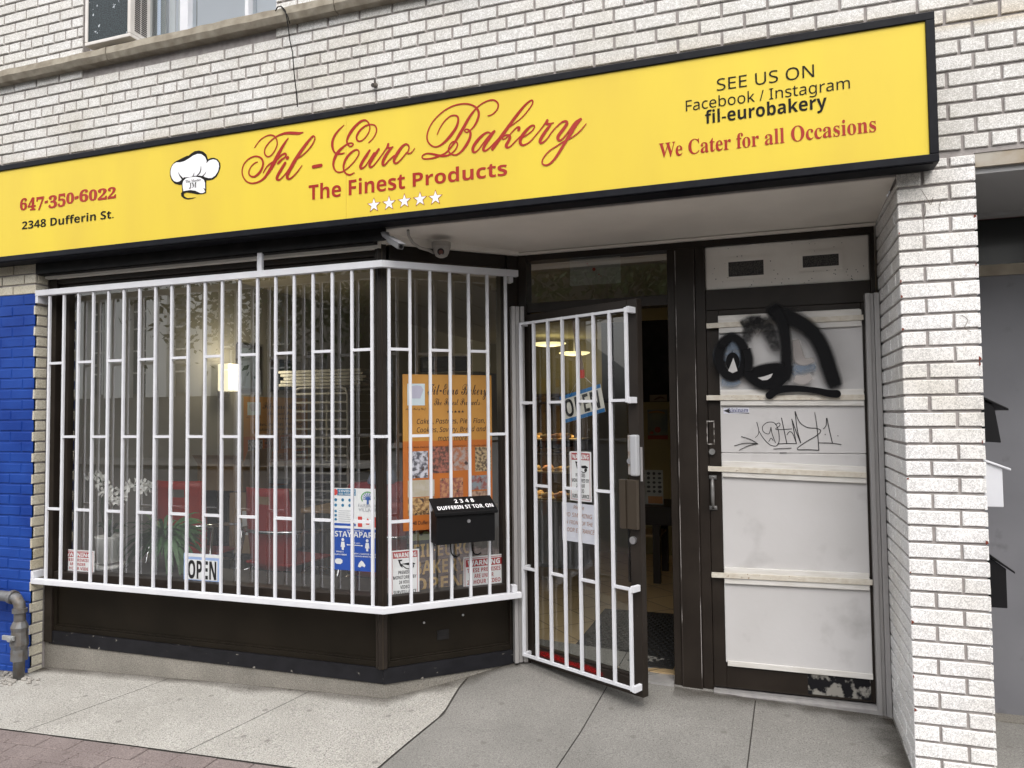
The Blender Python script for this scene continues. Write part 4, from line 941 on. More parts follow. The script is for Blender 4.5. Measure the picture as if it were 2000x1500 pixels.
def warn(F_, L, R_, B, T, off, label):
    t, x0, x1, z0, z1 = panel('warning_sign', label, 'warning sign', F_, L, R_, B, T, off, .0015, paper); w, h = x1-x0, z1-z0; y = -off-.0008
    border(t, F_, x0+w*.03, x1-w*.03, z0+h*.04, z1-h*.04, w*.012, y, red)
    b = MB(F_.M); b.prism([(x0+w*.06, z1-h*.27), (x1-w*.06, z1-h*.27), (x1-w*.06, z1-h*.08), (x0+w*.06, z1-h*.08)], y, None); b.build('red_band', red, t)
    word(t, F_, 'WARNING', x0+w*.10, x1-w*.10, z1-h*.245, z1-h*.105, y-.0008, paper, 'b', .02)
    for i, (s, a) in enumerate((('THESE PREMISES', .09), ('ARE UNDER', .26), ('24 HOUR VIDEO', .09), ('SURVEILLANCE', .14))):
        word(t, F_, s, x0+w*a, x1-w*a, z1-h*(.425+.155*i), z1-h*(.315+.155*i), y, red, 'b')
    return t
def camsign(F_, L, R_, B, T, off, label):
    t, x0, x1, z0, z1 = panel('warning_sign', label, 'warning sign', F_, L, R_, B, T, off, .0015, paper); w, h = x1-x0, z1-z0; y = -off-.0008
    border(t, F_, x0+w*.06, x1-w*.06, z0+h*.03, z1-h*.03, w*.014, y, red)
    b = MB(F_.M); b.prism([(x0+w*.10, z1-h*.17), (x1-w*.07, z1-h*.17), (x1-w*.07, z1-h*.04), (x0+w*.10, z1-h*.04)], y, None); b.build('red_band', red, t)
    word(t, F_, 'WARNING', x0+w*.13, x1-w*.10, z1-h*.155, z1-h*.055, y-.0008, paper, 'b', .02)
    q = lambda u, v: (x0+w*u, z1-h*v)
    b = MB(F_.M)
    b.prism([q(.26, .20), q(.42, .205), q(.40, .235), q(.34, .24), q(.37, .30), q(.72, .285), q(.80, .315), q(.62, .33), q(.42, .30), q(.42, .38), q(.34, .34), q(.28, .23)], y, None)
    b.prism([q(.36, .295), q(.74, .275), q(.86, .31), q(.84, .33), q(.62, .335)], y, None)
    b.stroke([(*q(.42, .33), w*.03), (*q(.55, .40), w*.03), (*q(.70, .415), w*.03), (*q(.80, .37), w*.03), (*q(.76, .33), w*.03)], y)
    b.disc_y(*q(.74, .372), w*.06, y-.0004, None, 14); b.build('camera_pictogram', ink, t)
    for i, (s, a) in enumerate((('PREMISES', .28), ('MONITORED BY', .10), ('24 HOUR', .30), ('VIDEO', .34), ('SURVEILLANCE', .11))):
        word(t, F_, s, x0+w*a, x1-w*a, z1-h*(.515+.105*i), z1-h*(.44+.105*i), y, ink, 'b')
    return t
FGL = Frame((0, .15, 0)); FCG = FC
warn(FGL, (120, 1100), (184, 1100), (150, 1127), (150, 1074), .004, 'small faded red and white warning sign beside the potted orchid')
warn(FCG, (905, 1100), (984, 1100), (945, 1158), (945, 1085), -.041, 'red and white lettered warning sign low in the angled window, right of the gold lettering')
camsign(FCG, (762, 1120), (819, 1120), (790, 1165), (790, 1074), -.041, 'tall warning sign with a camera picture, low beside the window corner post')
camsign(FD, (1113, 930), (1155, 930), (1134, 979), (1134, 882), -.0205, 'tall warning sign with a camera picture on the open glass door')
# OPEN signs
t, x0, x1, z0, z1 = panel('open_sign', 'upright blue and white open sign leaning on the lower window glass', 'open sign', FGL, (359, 1110), (430, 1110), (395, 1147), (395, 1082), .004, .002, mat('sign_pale_blue', (.30, .42, .68), .5)); w, h = x1-x0, z1-z0; y = -.0048
b = MB(FGL.M); b.prism([(x0+w*.02, z1-h*.1), (x1-w*.02, z1-h*.1), (x1-w*.02, z1), (x0+w*.02, z1)], y, None); b.prism([(x0+w*.07, z0+h*.22), (x1-w*.07, z0+h*.22), (x1-w*.07, z1-h*.18), (x0+w*.07, z1-h*.18)], y, None); b.build('white_field', paper, t)
b = MB(FGL.M); b.prism([(x0, z0), (x1, z0), (x1, z0+h*.15), (x0, z0+h*.15)], y, None); b.build('blue_band', mat('print_blue', (.03, .16, .42), .5), t)
word(t, FGL, 'OPEN', x0+w*.12, x1-w*.10, z0+h*.24, z1-h*.2, y-.0008, ink, 'b', .01)
FT = Frame(FD.P, -27); ctr = FD.at((1127, 789), .004)
t = thing('open_sign', 'tilted blue edged open sign hanging on cords behind the door glass', 'open sign', FD, (ctr[0], .03, ctr[1]))
wv, hv = .30, .152
MTl = FD.M @ Matrix.Translation((ctr[0], .036, ctr[1])) @ Matrix.Rotation(R(-12), 4, 'Y')
b = MB(MTl); b.box(-wv/2, wv/2, 0, .003, -hv/2, hv/2); b.build('sheet', mat('cream_sheet', (.80, .76, .70), .6), t)
b = MB(MTl); bl = mat('open_blue', (.01, .17, .46), .5)
for za, zb in ((-hv/2, -hv/2+.02), (hv/2-.02, hv/2)): b.box(-wv/2, wv/2, -.0008, 0, za, zb)
b.build('blue_band', bl, t)
b = MB(MTl); txt(b, 'OPEN', -wv*.42, wv*.42, -hv*.33, hv*.33, -.0016, 'b', .0); b.build('lettering', ink, t)
hk = FD.at((1127, 730), .004)
b = MB(FD.M)
for sxx in (-.09, .10): b.tube([(hk[0], .03, hk[1]), (ctr[0]+sxx, .036, ctr[1]+hv/2+sxx*.21-.01)], .0012, 5)
b.build('cord', M['steel'], t)
a0 = FD.at((1112, 615), .004); a1 = FD.at((1128, 722), .004)
t = thing('wooden_strip', 'worn wooden strip with a red end hanging behind the door glass', 'strip', FD, (a1[0], .03, a1[1]))
b = MB(FD.M); w2 = .014; b.hexa([(a1[0]-w2, .026, a1[1]), (a1[0]+w2, .026, a1[1]), (a1[0]+w2, .032, a1[1]), (a1[0]-w2, .032, a1[1]), (a0[0]-w2, .026, a0[1]), (a0[0]+w2, .026, a0[1]), (a0[0]+w2, .032, a0[1]), (a0[0]-w2, .032, a0[1])])
b.build('stick', mat('old_wood', (.24, .13, .07), .7, c2=(.30, .27, .24), scale=12, stretch=(6, 1, .6)), t)
b = MB(FD.M); b.box(a1[0]-.017, a1[0]+.017, .024, .034, a1[1]-.045, a1[1]); b.build('red_tag', mat('red_tag', (.7, .05, .03), .4), t)
# hand-written note
t, x0, x1, z0, z1 = panel('paper_note', 'hand-lettered white paper note taped on the door glass under the warning sign', 'note', FD, (1098, 1020), (1167, 1020), (1134, 1060), (1134, 984), -.0208, .0006, mat('note_paper', (.60, .62, .68), .8, c2=(.52, .54, .60), scale=9)); w, h = x1-x0, z1-z0
pen = mat('brown_pen', (.34, .17, .10), .7)
for s, a, c_, v, hh in (('Please', .34, .64, .15, .10), ('NO SMOKING', .07, .86, .36, .11), ('IN FRONT OF THE', .07, .88, .55, .10), ('DOOR ENTRANCE', .07, .92, .75, .11)):
    word(t, FD, s, x0+w*a, x0+w*c_, z1-h*v, z1-h*(v-hh), .0195, pen, 'i')
# notice poster (two sheets)
t, x0, x1, z0, z1 = panel('notice_poster', 'white and blue health notice with a green tree emblem taped inside the window', 'poster', FGL, (652, 1000), (738.5, 1000), (696, 1115), (696, 954), .004, .001, paper); w, h = x1-x0, z1-z0; y = -.0048
blue = mat('poster_blue', (.02, .075, .36), .5); teal = mat('poster_teal', (.03, .17, .32), .5); green = mat('poster_green', (.12, .33, .12), .5); grey = mat('poster_grey', (.33, .35, .38), .6)
Q = lambda u, v: (x0+w*u, z1-h*v)
def rc(b, u0, u1, v0, v1, yy=None): b.prism([Q(u0, v1), Q(u1, v1), Q(u1, v0), Q(u0, v0)], y if yy is None else yy, None)
b = MB(FGL.M); rc(b, 0, 1, .49, 1); rc(b, .0, .5, .43, .46); b.build('blue_field', blue, t)
b = MB(FGL.M); rc(b, .08, .5, .01, .09)
for i in range(3):
    for j in range(2): b.disc_y(*Q(.045+.16*i, .145+.065*j), w*.032, y, None, 12)
for j in range(3): b.disc_y(*Q(.045, .285+.05*j), w*.028, y, None, 10)
b.build('teal_icons', teal, t)
b = MB(FGL.M); b.disc_y(*Q(.03, .05), w*.065, y-.0006, None, 10); rc(b, .55, .645, .34, .466); rc(b, .91, .985, .34, .466)
b.prism([Q(.70, .40), Q(.73, .39), Q(.77, .355), Q(.81, .39), Q(.84, .40), Q(.80, .435), Q(.74, .435)], y, None); b.build('red_marks', mat('poster_red', (.52, .06, .05), .5), t)
b = MB(FGL.M)
for k in range(9):
    u = math.pi*(k-4)/7.2; b.stroke([(*Q(.775, .135), w*.022), (*Q(.775+.07*math.sin(u), .10-.045*math.cos(u)*.9+.02), w*.014), (*Q(.775+.115*math.sin(u), .085-.062*math.cos(u)+.03), w*.016)], y-.0002*k)
b.stroke([(*Q(.775, .175), w*.05), (*Q(.775, .11), w*.03)], y-.002); b.build('tree_emblem', mat('emblem_blue', (.05, .12, .36), .5), t)
b = MB(FGL.M); b.stroke([(*Q(.775+.145*math.sin(a), .092-.072*math.cos(a)+.02), w*.022) for a in [math.pi*(-.68+.17*i) for i in range(8)]], y-.0004); b.build('tree_emblem', green, t)
for s, u0, u1, v0, v1, m_, st in (('COVID-19', .12, .48, .05, .02, paper, 'b'), ('NOVEL CORONAVIRUS', .12, .48, .082, .062, paper, 'b'), ('FAIRBANK', .56, .97, .225, .185, grey, None), ('VILLAGE', .57, .97, .275, .235, grey, None), ('STAY APART', .03, .97, .595, .525, paper, 'b'),
        ('STOP COVID-19', .30, .68, .522, .506, paper, 'b'), ('(2 m)', .44, .60, .675, .655, paper, 'b'), ('WEAR A', .06, .23, .785, .768, paper, 'b'), ('CLOTH MASK', .02, .30, .82, .802, paper, 'b'), ('WASH & SANITIZE HANDS', .42, .98, .80, .782, paper, 'b'), ('OR GLOVES WHEN POSSIBLE', .42, .98, .83, .813, paper, 'b')):
    word(t, FGL, s, *(Q(u0, v0)[0], Q(u1, v0)[0], Q(u0, v0)[1], Q(u0, v1)[1]), y-.0016, m_, st)
b = MB(FGL.M)
for u in (.21, .76):
    b.disc_y(*Q(u, .628), w*.032, y-.0012, None, 12); b.prism([Q(u-.05, .72), Q(u-.035, .655), Q(u+.035, .655), Q(u+.05, .72), Q(u+.025, .72), Q(u+.022, .755), Q(u-.022, .755), Q(u-.025, .72)], y-.0012, None)
b.stroke([(*Q(.31, .688), w*.014), (*Q(.65, .692), w*.014)], y-.0012); b.prism([Q(.29, .688), Q(.33, .678), Q(.33, .698)], y-.0012, None); b.prism([Q(.67, .692), Q(.63, .682), Q(.63, .702)], y-.0012, None)
b.prism([Q(.03, .88), Q(.07, .862), Q(.16, .862), Q(.2, .88), Q(.2, .91), Q(.16, .928), Q(.07, .928), Q(.03, .91)], y-.0012, None)
b.prism([Q(.55, .945), Q(.58, .90), Q(.63, .87), Q(.67, .885), Q(.72, .925), Q(.70, .95), Q(.64, .935), Q(.60, .955)], y-.0012, None)
b.build('white_icons', paper, t)
b = MB(FGL.M)
for i in range(6):
    v = .275+.025*i; rc(b, .11, .42 - .05*(i % 2), v, v+.006)
b.build('text_lines', grey, t)
# big orange poster in the angled window, and its twin on the inside wall
tan = mat('poster_tan', (.48, .245, .048), .6, c2=(.42, .20, .036), scale=5); orange = mat('poster_orange', (.46, .135, .017), .6, c2=(.41, .115, .017), scale=5); pch = mat('poster_ink', (.03, .014, .01), .6)
def food(name, c1, c2, sc): return mat(name, c1, .6, c2=c2, scale=sc, detail=3, lo=.42, hi=.58, spots=(.06, .035, .03), sscale=sc*.6, samt=.6)
foods = [food('photo_cake', (.55, .56, .62), (.10, .10, .12), 42), food('photo_tart', (.33, .12, .085), (.09, .05, .04), 50), food('photo_table', (.36, .15, .08), (.36, .30, .27), 40), food('photo_puffs', (.42, .32, .18), (.10, .07, .045), 60), food('photo_pie', (.40, .36, .27), (.45, .42, .36), 16), food('photo_rolls', (.44, .22, .11), (.24, .08, .06), 45), food('photo_berry', (.24, .08, .07), (.20, .24, .26), 36), food('photo_nuts', (.48, .32, .14), (.20, .11, .05), 46), food('photo_buns', (.40, .27, .19), (.18, .11, .08), 40)]
def bakery_poster(F_, x0, x1, z0, z1, off, label, inside=False):
    t = thing('bakery_poster', label, 'poster', F_, ((x0+x1)/2, -off, z0)); w, h = x1-x0, z1-z0; y = -off-.0008
    Q = lambda u, v: (x0+w*u, z1-h*v)
    b = MB(F_.M); b.box(x0, x1, -off, -off+.0012, z1-h*.43, z1); b.mi = 1; b.box(x0, x1, -off, -off+.0012, z0, z1-h*.43); b.build('sheet', [tan, orange], t)
    b = MB(F_.M); b.prism([Q(.05, .20), Q(.24, .20), Q(.24, .06), Q(.05, .06)], y, None); b.build('logo_card', mat('logo_card', (.52, .62, .66), .6), t)
    b = MB(F_.M); b.prism([Q(.10, .155), Q(.07, .10), Q(.10, .075), Q(.15, .07), Q(.20, .075), Q(.225, .10), Q(.19, .155)], y-.0008, None); b.build('chef_hat_badge', mat('hat_lilac', (.42, .42, .52), .6), t)
    b = MB(F_.M)
    for s, u0, u1, v0, v1, st in (('Fil-Euro Bakery', .27, .95, .165, .06, 'script'), ('The Finest Products', .34, .86, .20, .155, 'script'), ('★★★★★', .48, .68, .252, .23, None), ('Cakes, Pastries, Pies, Flan,', .15, .92, .325, .285, 'i'), ('Cookies, Savory, Bread and', .15, .93, .385, .34, 'i'), ('many more', .38, .71, .445, .405, 'i'), ('100% Made from Scratch / Organic / Guaranteed Fresh / High Quality products', .05, .98, .478, .462, 'i'), ('Master Pastry Chef', .03, .25, .235, .215, 'script')):
        (a, z_), (c_, z2) = Q(u0, v0), Q(u1, v1); txt(b, s, a, c_, z_, z2, y, st, .006 if st == 'i' else 0)
    if inside: (a, z_), (c_, z2) = Q(.25, .93), Q(.98, .87); txt(b, 'We cater for all', a, c_, z_, z2, y, None)
    else:
        for s, u0, u1, v0, v1 in (('See us on', .14, .42, .90, .87), ('2348 Dufferin Street', .06, .42, .965, .94)): (a, z_), (c_, z2) = Q(u0, v0), Q(u1, v1); txt(b, s, a, c_, z_, z2, y, None, .01)
    b.build('lettering', pch, t)
    for i, (u0, u1, v0, v1) in enumerate(((.06, .27, .50, .70), (.30, .52, .47, .67), (.55, .75, .48, .655), (.80, .99, .48, .67), (.05, .34, .715, .84), (.40, .66, .71, .96), (.74, .98, .70, .81), (.05, .34, .845, .97) if inside else (.05, .34, .845, .975), (.74, .98, .82, .95))):
        if inside and i > 6: continue
        sc_ = .86 if not inside else .8
        b = MB(F_.M); b.prism([Q(u0, v1*sc_+.065), Q(u1, v1*sc_+.065), Q(u1, v0*sc_+.065), Q(u0, v0*sc_+.065)], y, None); b.build('food_photo', foods[i], t)
    return t
x0, x1, z0, z1 = FC.box((787, 900), (961, 880), (800, 1037), (870, 732), -.041)
bakery_poster(FC, x0, x1, z0, z1, -.041, 'tan and orange bakery poster inside the angled window beside the mailbox')
# gold lettering on a dark board low in the angled window
t = thing('letter_board', 'dark board with gold bakery lettering standing low behind the angled window', 'letter board', FC, (.35, .09, .56))
x0, x1, z0, z1 = FC.box((806, 1120), (925, 1080), (850, 1158), (850, 1048), -.09)
b = MB(FC.M); b.box(x0, x1, .09, .094, z0-.02, z1); b.build('sheet', mat('board_black', (.018, .018, .017), .5), t)
gold = mat('gold_letters', (.66, .45, .13), .5); w, h = x1-x0, z1-z0
for i, s in enumerate(('FIL·EURO', 'BAKERY', 'OPEN')):
    b = MB(FC.M); txt(b, s, x0+w*.02, x0+w*(.97 - (.1 if i == 1 else .17 if i == 2 else 0)), z1-h*(.35+.30*i), z1-h*(.11+.30*i), .0888, 'b'); b.build('lettering', gold, t)
b = MB(FC.M)
for i in range(5): b.disc_y(x0+w*(.06+.16*i), z1+.012, .022, .088, .092, 16)
b.box(x0, x1-.05, .0882, .0918, z1-.014, z1+.012); b.build('scalloped_top', mat('pale_green_trim', (.32, .36, .16), .5), t)
# white paper in the transom, sticker on the blind door
t, x0, x1, z0, z1 = panel('transom_paper', 'blank cream card with a red dot behind the glass over the door', 'card', FB, (1113, 530), (1212, 520), (1160, 556), (1160, 503), -.05, .002, mat('cream_card', (.40, .39, .33), .8))
b = MB()
for p, r in (((1160, 526), .010), ((1147, 515), .004), ((1150, 519), .003), ((1170, 536), .004), ((1174, 539), .003)):
    x, z = FB.at(p, -.05); b.disc_y(x, z, r, .6992, None, 12)
b.build('red_dots', mat('dot_red', (.42, .03, .02), .5), t)
t, x0, x1, z0, z1 = panel('door_sticker', 'small blue lettered sticker at the top left of the scribbled white board', 'sticker', FB, (1413, 803), (1463, 800), (1440, 808), (1440, 796), .0292, .0004, mat('sticker_white', (.62, .63, .7), .5)); w, h = x1-x0, z1-z0
word(t, FB, 'kininam', x0+w*.2, x1-w*.03, z0+h*.25, z1-h*.05, -.0297, mat('sticker_navy', (.02, .025, .12), .5), 's')
b = MB(FB.M); b.prism([(x0, z0+h*.5), (x0+w*.22, z0+h*.85), (x0+w*.25, z0+h*.2), (x1, z0), (x1, z0+h*.15), (x0+w*.2, z0+h*.12)], -.0297, None); b.build('pen_drawing', ink, t)
# ---- graffiti
FGf = Frame((0, .5955, 0))
def GP(x, y, w=None):
    p = FGf.at((1380+x/4.6875, 570+y/4.6875)); return (*p, w/4.6875*.0026) if w else p
spray = film('black_spray', (.006, .006, .007), .45, 1.0); haze_ = film('thin_black_spray', (.012, .012, .013), .6, .86, 9); mist = film('spray_mist', (.03, .03, .032), .7, .17, 5); bluep = film('blue_grey_paint', (.20, .26, .34), .6, .75, 12); beige = film('beige_cover_paint', (.40, .37, .355), .6, .9)
def graf(m, strokes, y, soft, dark=True):
    b = MB(FGf.M)
    for k, st in enumerate(strokes): b.stroke([GP(*q) for q in st], y-.0005*k, .0003, 6, soft)
    return b.build('graffiti', m, sd, alpha=True)
graf(bluep, [[(150,660,90),(150,560,110),(220,490,90),(290,520,110),(315,640,90),(290,720,70)], [(770,745,60),(850,700,80),(1010,690,50)], [(130,820,60),(240,830,60),(300,800,50)]], -.0010, .8)
graf(beige, [[(815,430,60),(830,520,80),(850,610,100),(900,640,70),(990,620,40)], [(800,790,70),(880,810,90),(960,770,60)]], -.0030, .25)
graf(mist, [[(330,330,160),(420,270,160),(560,290,170),(640,420,170)], [(620,120,240),(760,210,240),(930,310,240),(1060,500,260),(1150,720,260),(1210,860,200)], [(110,700,140),(120,500,140),(230,420,140),(340,560,120)], [(640,200,200),(700,400,210),(730,650,200)]], -.0050, .9)
graf(haze_, [[(365,470,60),(385,370,95),(450,290,110),(540,310,120),(590,400,110),(625,490,85),(632,550,55)], [(320,310,70),(400,265,80),(500,262,80)]], -.0080, .5)
graf(spray, [[(235,415,78),(150,470,90),(115,600,96),(145,715,96),(230,775,96),(325,725,96),(355,610,92),(325,480,84),(240,414,80),(165,455,84),(125,540,90)],
  [(580,105,100),(650,200,150),(780,245,150),(910,320,140),(1005,420,136),(1075,550,136),(1120,690,136),(1160,810,130),(1190,890,100)],
  [(600,130,120),(680,260,105),(715,380,100),(728,520,95),(730,640,100),(735,720,105),(700,810,120)],
  [(600,860,110),(480,840,90),(390,770,90),(370,700,70)],
  [(420,730,70),(500,705,80),(620,690,90),(720,700,90)],
  [(360,520,90),(385,620,90),(380,740,80)]], -.0110, .30)
b = MB(FGf.M); b.prism([GP(*q) for q in ((410,715),(500,690),(620,668),(740,690),(750,800),(690,860),(600,890),(480,872),(390,820))], -.0135, None)
b.prism([GP(240+62*math.cos(a*.314), 640+85*math.sin(a*.314)) for a in range(20)], -.0139, None)
b.stroke([GP(*q) for q in ((575,950,70),(640,905,70),(740,888,66),(860,890,56),(1000,905,56),(1120,930,66),(1190,935,72))], -.0138)
b.build('graffiti', mat('solid_black_spray', (.004, .004, .005), .5, spec=.12), sd)
b = MB(FGf.M); b.prism([GP(*q) for q in ((468,788),(530,775),(606,748),(590,785),(555,808),(510,810))], -.0146, None); b.prism([GP(*q) for q in ((198,725),(222,670),(246,605),(262,650),(285,725),(240,745))], -.0146, None)
b.build('graffiti', M['board'], sd)
mk = [[(460,1195,9),(478,1270,8),(470,1310,7),(445,1335,6)], [(480,1275,8),(520,1340,9),(580,1400,9),(640,1410,9),(665,1360,8),(655,1260,8),(620,1200,8),(560,1195,8),(515,1230,8),(520,1280,8),(570,1300,8),(590,1240,8)],
  [(590,1240,8),(600,1300,8),(630,1380,8)], [(570,1370,8),(590,1340,8),(610,1360,8)], [(630,1215,8),(665,1200,8),(670,1225,8),(635,1260,8),(780,1255,8)], [(686,1155,9),(710,1270,9),(735,1390,9)], [(650,1392,8),(740,1388,8),(822,1390,8)], [(735,1310,8),(760,1280,8),(790,1300,8),(822,1390,8)],
  [(822,1390,9),(780,1165,9)], [(780,1165,9),(820,1280,9),(860,1380,9)], [(810,1095,9),(830,1260,9),(862,1382,9)], [(812,1095,8),(850,1190,8),(920,1240,8),(1010,1250,8),(1045,1275,8),(1000,1320,8),(900,1380,8),(828,1440,8),(930,1445,9),(1028,1450,9)], [(990,1105,6),(1012,1250,8),(1028,1450,9)],
  [(1070,1255,7),(1095,1220,8),(1100,1155,9),(1125,1270,9),(1152,1385,9)], [(1030,1382,8),(1140,1385,8),(1232,1397,8)], [(318,1325,7),(400,1350,8),(468,1390,9)], [(255,1410,7),(350,1385,8),(468,1390,9)], [(300,1450,7),(380,1410,8),(468,1390,9)], [(615,1438,8),(775,1430,8)], [(672,1474,8),(732,1474,8)], [(1084,1304,9),(1088,1306,9)], [(1200,1317,8),(1204,1319,8)]]
FGt = Frame((0, .6212, 0))
b = MB(FGt.M)
for k, st in enumerate(mk): b.stroke([(*FGt.at((1380+x/4.6875, 570+y/4.6875)), w/4.6875*.0026*.8) for x, y, w in st], -.0006-.0002*k, .0001, 5)
b.build('marker_tag', ink, sd)
# ================================================================ INSIDE THE SHOP
FLZ = .112
wallm = mat('inside_wall', (.34, .335, .31), .8, c2=(.30, .295, .27), scale=2)
walld = mat('inside_olive_wall', (.20, .18, .10), .8, c2=(.16, .145, .085), scale=2)
ceilm = mat('inside_ceiling', (.36, .33, .26), .8)
tile = bpy.data.materials.new('floor_tile'); tile.use_nodes = True; nt = tile.node_tree; bs = nt.nodes['Principled BSDF']
tc = nt.nodes.new('ShaderNodeTexCoord'); mp = nt.nodes.new('ShaderNodeMapping'); mp.inputs['Rotation'].default_value = (0, 0, R(45)); bt2 = nt.nodes.new('ShaderNodeTexBrick')
bt2.offset = 0; bt2.inputs['Scale'].default_value = 1; bt2.inputs['Brick Width'].default_value = .33; bt2.inputs['Row Height'].default_value = .33; bt2.inputs['Mortar Size'].default_value = .005
bt2.inputs['Color1'].default_value = (.46, .34, .19, 1); bt2.inputs['Color2'].default_value = (.40, .29, .16, 1); bt2.inputs['Mortar'].default_value = (.12, .08, .05, 1)
nt.links.new(tc.outputs['Object'], mp.inputs[0]); nt.links.new(mp.outputs[0], bt2.inputs[0]); nt.links.new(bt2.outputs[0], bs.inputs['Base Color']); bs.inputs['Roughness'].default_value = .35
b = MB(); b.box(-4.4, .53, .74, 8.2, -.05, FLZ); b.build('interior_floor', tile, kind='structure')
b = MB(); b.box(-4.55, -4.40, .16, 8.3, 0, 3.0); b.build('side_wall', wallm, shop)
b = MB(); b.box(-4.4, .56, 8.2, 8.35, 0, 3.0); b.build('back_wall', walld, shop)
b = MB(); b.box(.535, .60, .90, 8.2, 0, 3.0); b.build('side_wall', walld, shop)
b = MB(); flat(b, [(-4.4, .2), (-2.0, .2), (-1.38, .76), (.535, .76), (.535, 8.2), (-4.4, 8.2)], 2.75, 2.9); b.build('ceiling', ceilm, shop)
b = MB(); b.box(-.29, .52, .705, .74, .09, 2.45); b.build('inner_partition', walld, shop)
b = MB(); flat(b, [(-4.4, .2), (-2.02, .2), (-1.60, .62), (-1.85, .80), (-2.12, .50), (-4.4, .50)], .545, .575); b.build('window_ledge', mat('ledge', (.05, .045, .04), .6), shop)

# wall lamp
wl = 1.67; lp = Vector((-4.30, ony((440, 735), wl).y, W.at((440, 738), -wl)[1]))
t = thing('wall_lamp', 'lit pale square wall lamp on the shop side wall', 'lamp', W, lp)
b = MB(); b.box(-4.36, -4.25, wl-.08, wl+.08, lp.z-.115, lp.z+.115)
b.build('lamp_shade', mat('lamp_glass', (.9, .85, .7), .6, emit=(1.0, .90, .62), estr=.8), t, bevel=.01)
b = MB(); b.box(-4.40, -4.36, wl-.035, wl+.035, lp.z-.16, lp.z+.06); b.tube([(-4.31, wl, lp.z-.115), (-4.31, wl, lp.z-.16)], .008, 6); b.build('wall_plate', M['steel'], t)
pl = bpy.data.lights.new('lamp_light', 'POINT'); pl.energy = 5; pl.color = (1, .86, .6); pl.shadow_soft_size = .08
po = bpy.data.objects.new('lamp_light', pl); COL.objects.link(po); po.location = (-4.12, wl, lp.z+.12)
# pictures on the side wall
FL = Frame((-4.40, 0, 0), 90)
def picture(pxs, label, art):
    x0, x1, z0, z1 = FL.box(*pxs); t = thing('framed_picture', label, 'picture', FL, ((x0+x1)/2, 0, z0)); b = MB(FL.M)
    for q in ((x0, x1, z0, z0+.03), (x0, x1, z1-.03, z1), (x0, x0+.03, z0+.03, z1-.03), (x1-.03, x1, z0+.03, z1-.03)): b.box(q[0], q[1], -.03, 0, q[2], q[3])
    b.build('frame', mat('dark_picture_frame', (.03, .025, .02), .4), t)
    b = MB(FL.M); b.box(x0+.03, x1-.03, -.012, -.002, z0+.03, z1-.03); b.build('print', mat('bluegrey_print', (.10, .13, .14), .5, c2=(.05, .07, .08), scale=4), t)
    b = MB(FL.M); xm = (x0+x1)/2; h = z1-z0
    if art == 0: b.prism([(xm-.09, z0+h*.12), (xm-.05, z0+h*.12), (xm-.012, z0+h*.5), (xm-.004, z0+h*.86), (xm+.004, z0+h*.86), (xm+.012, z0+h*.5), (xm+.05, z0+h*.12), (xm+.09, z0+h*.12), (xm+.025, z0+h*.5), (xm+.004, z0+h*.9), (xm-.004, z0+h*.9), (xm-.025, z0+h*.5)], -.0135, None)
    else:
        for i in range(7): b.prism([(x0+.08+i*(x1-x0-.16)/7, z0+h*.2), (x0+.13+i*(x1-x0-.16)/7, z0+h*.2), (x0+.13+i*(x1-x0-.16)/7, z0+h*(.4+.12*((i*3) % 4)/3)), (x0+.08+i*(x1-x0-.16)/7, z0+h*(.4+.12*((i*3) % 4)/3))], -.0135, None)
    b.build('print_drawing', mat('print_dark', (.02, .03, .03), .6), t)
picture(((460, 720), (506, 720), (480, 765), (480, 674)), 'framed tower picture hanging right beside the lit wall lamp', 0)
picture(((527, 740), (582, 740), (555, 766), (555, 704)), 'wide framed skyline picture above the orange inside poster', 1)
picture(((601, 710), (640, 710), (620, 724), (620, 690)), 'small dark framed picture farthest along the side wall', 1)
x0, x1, z0, z1 = FL.box((475, 860), (600, 860), (500, 955), (500, 775))
bakery_poster(FL, x0, x1, z0, z1, .004, 'orange bakery poster on the inside side wall below the framed pictures', True)

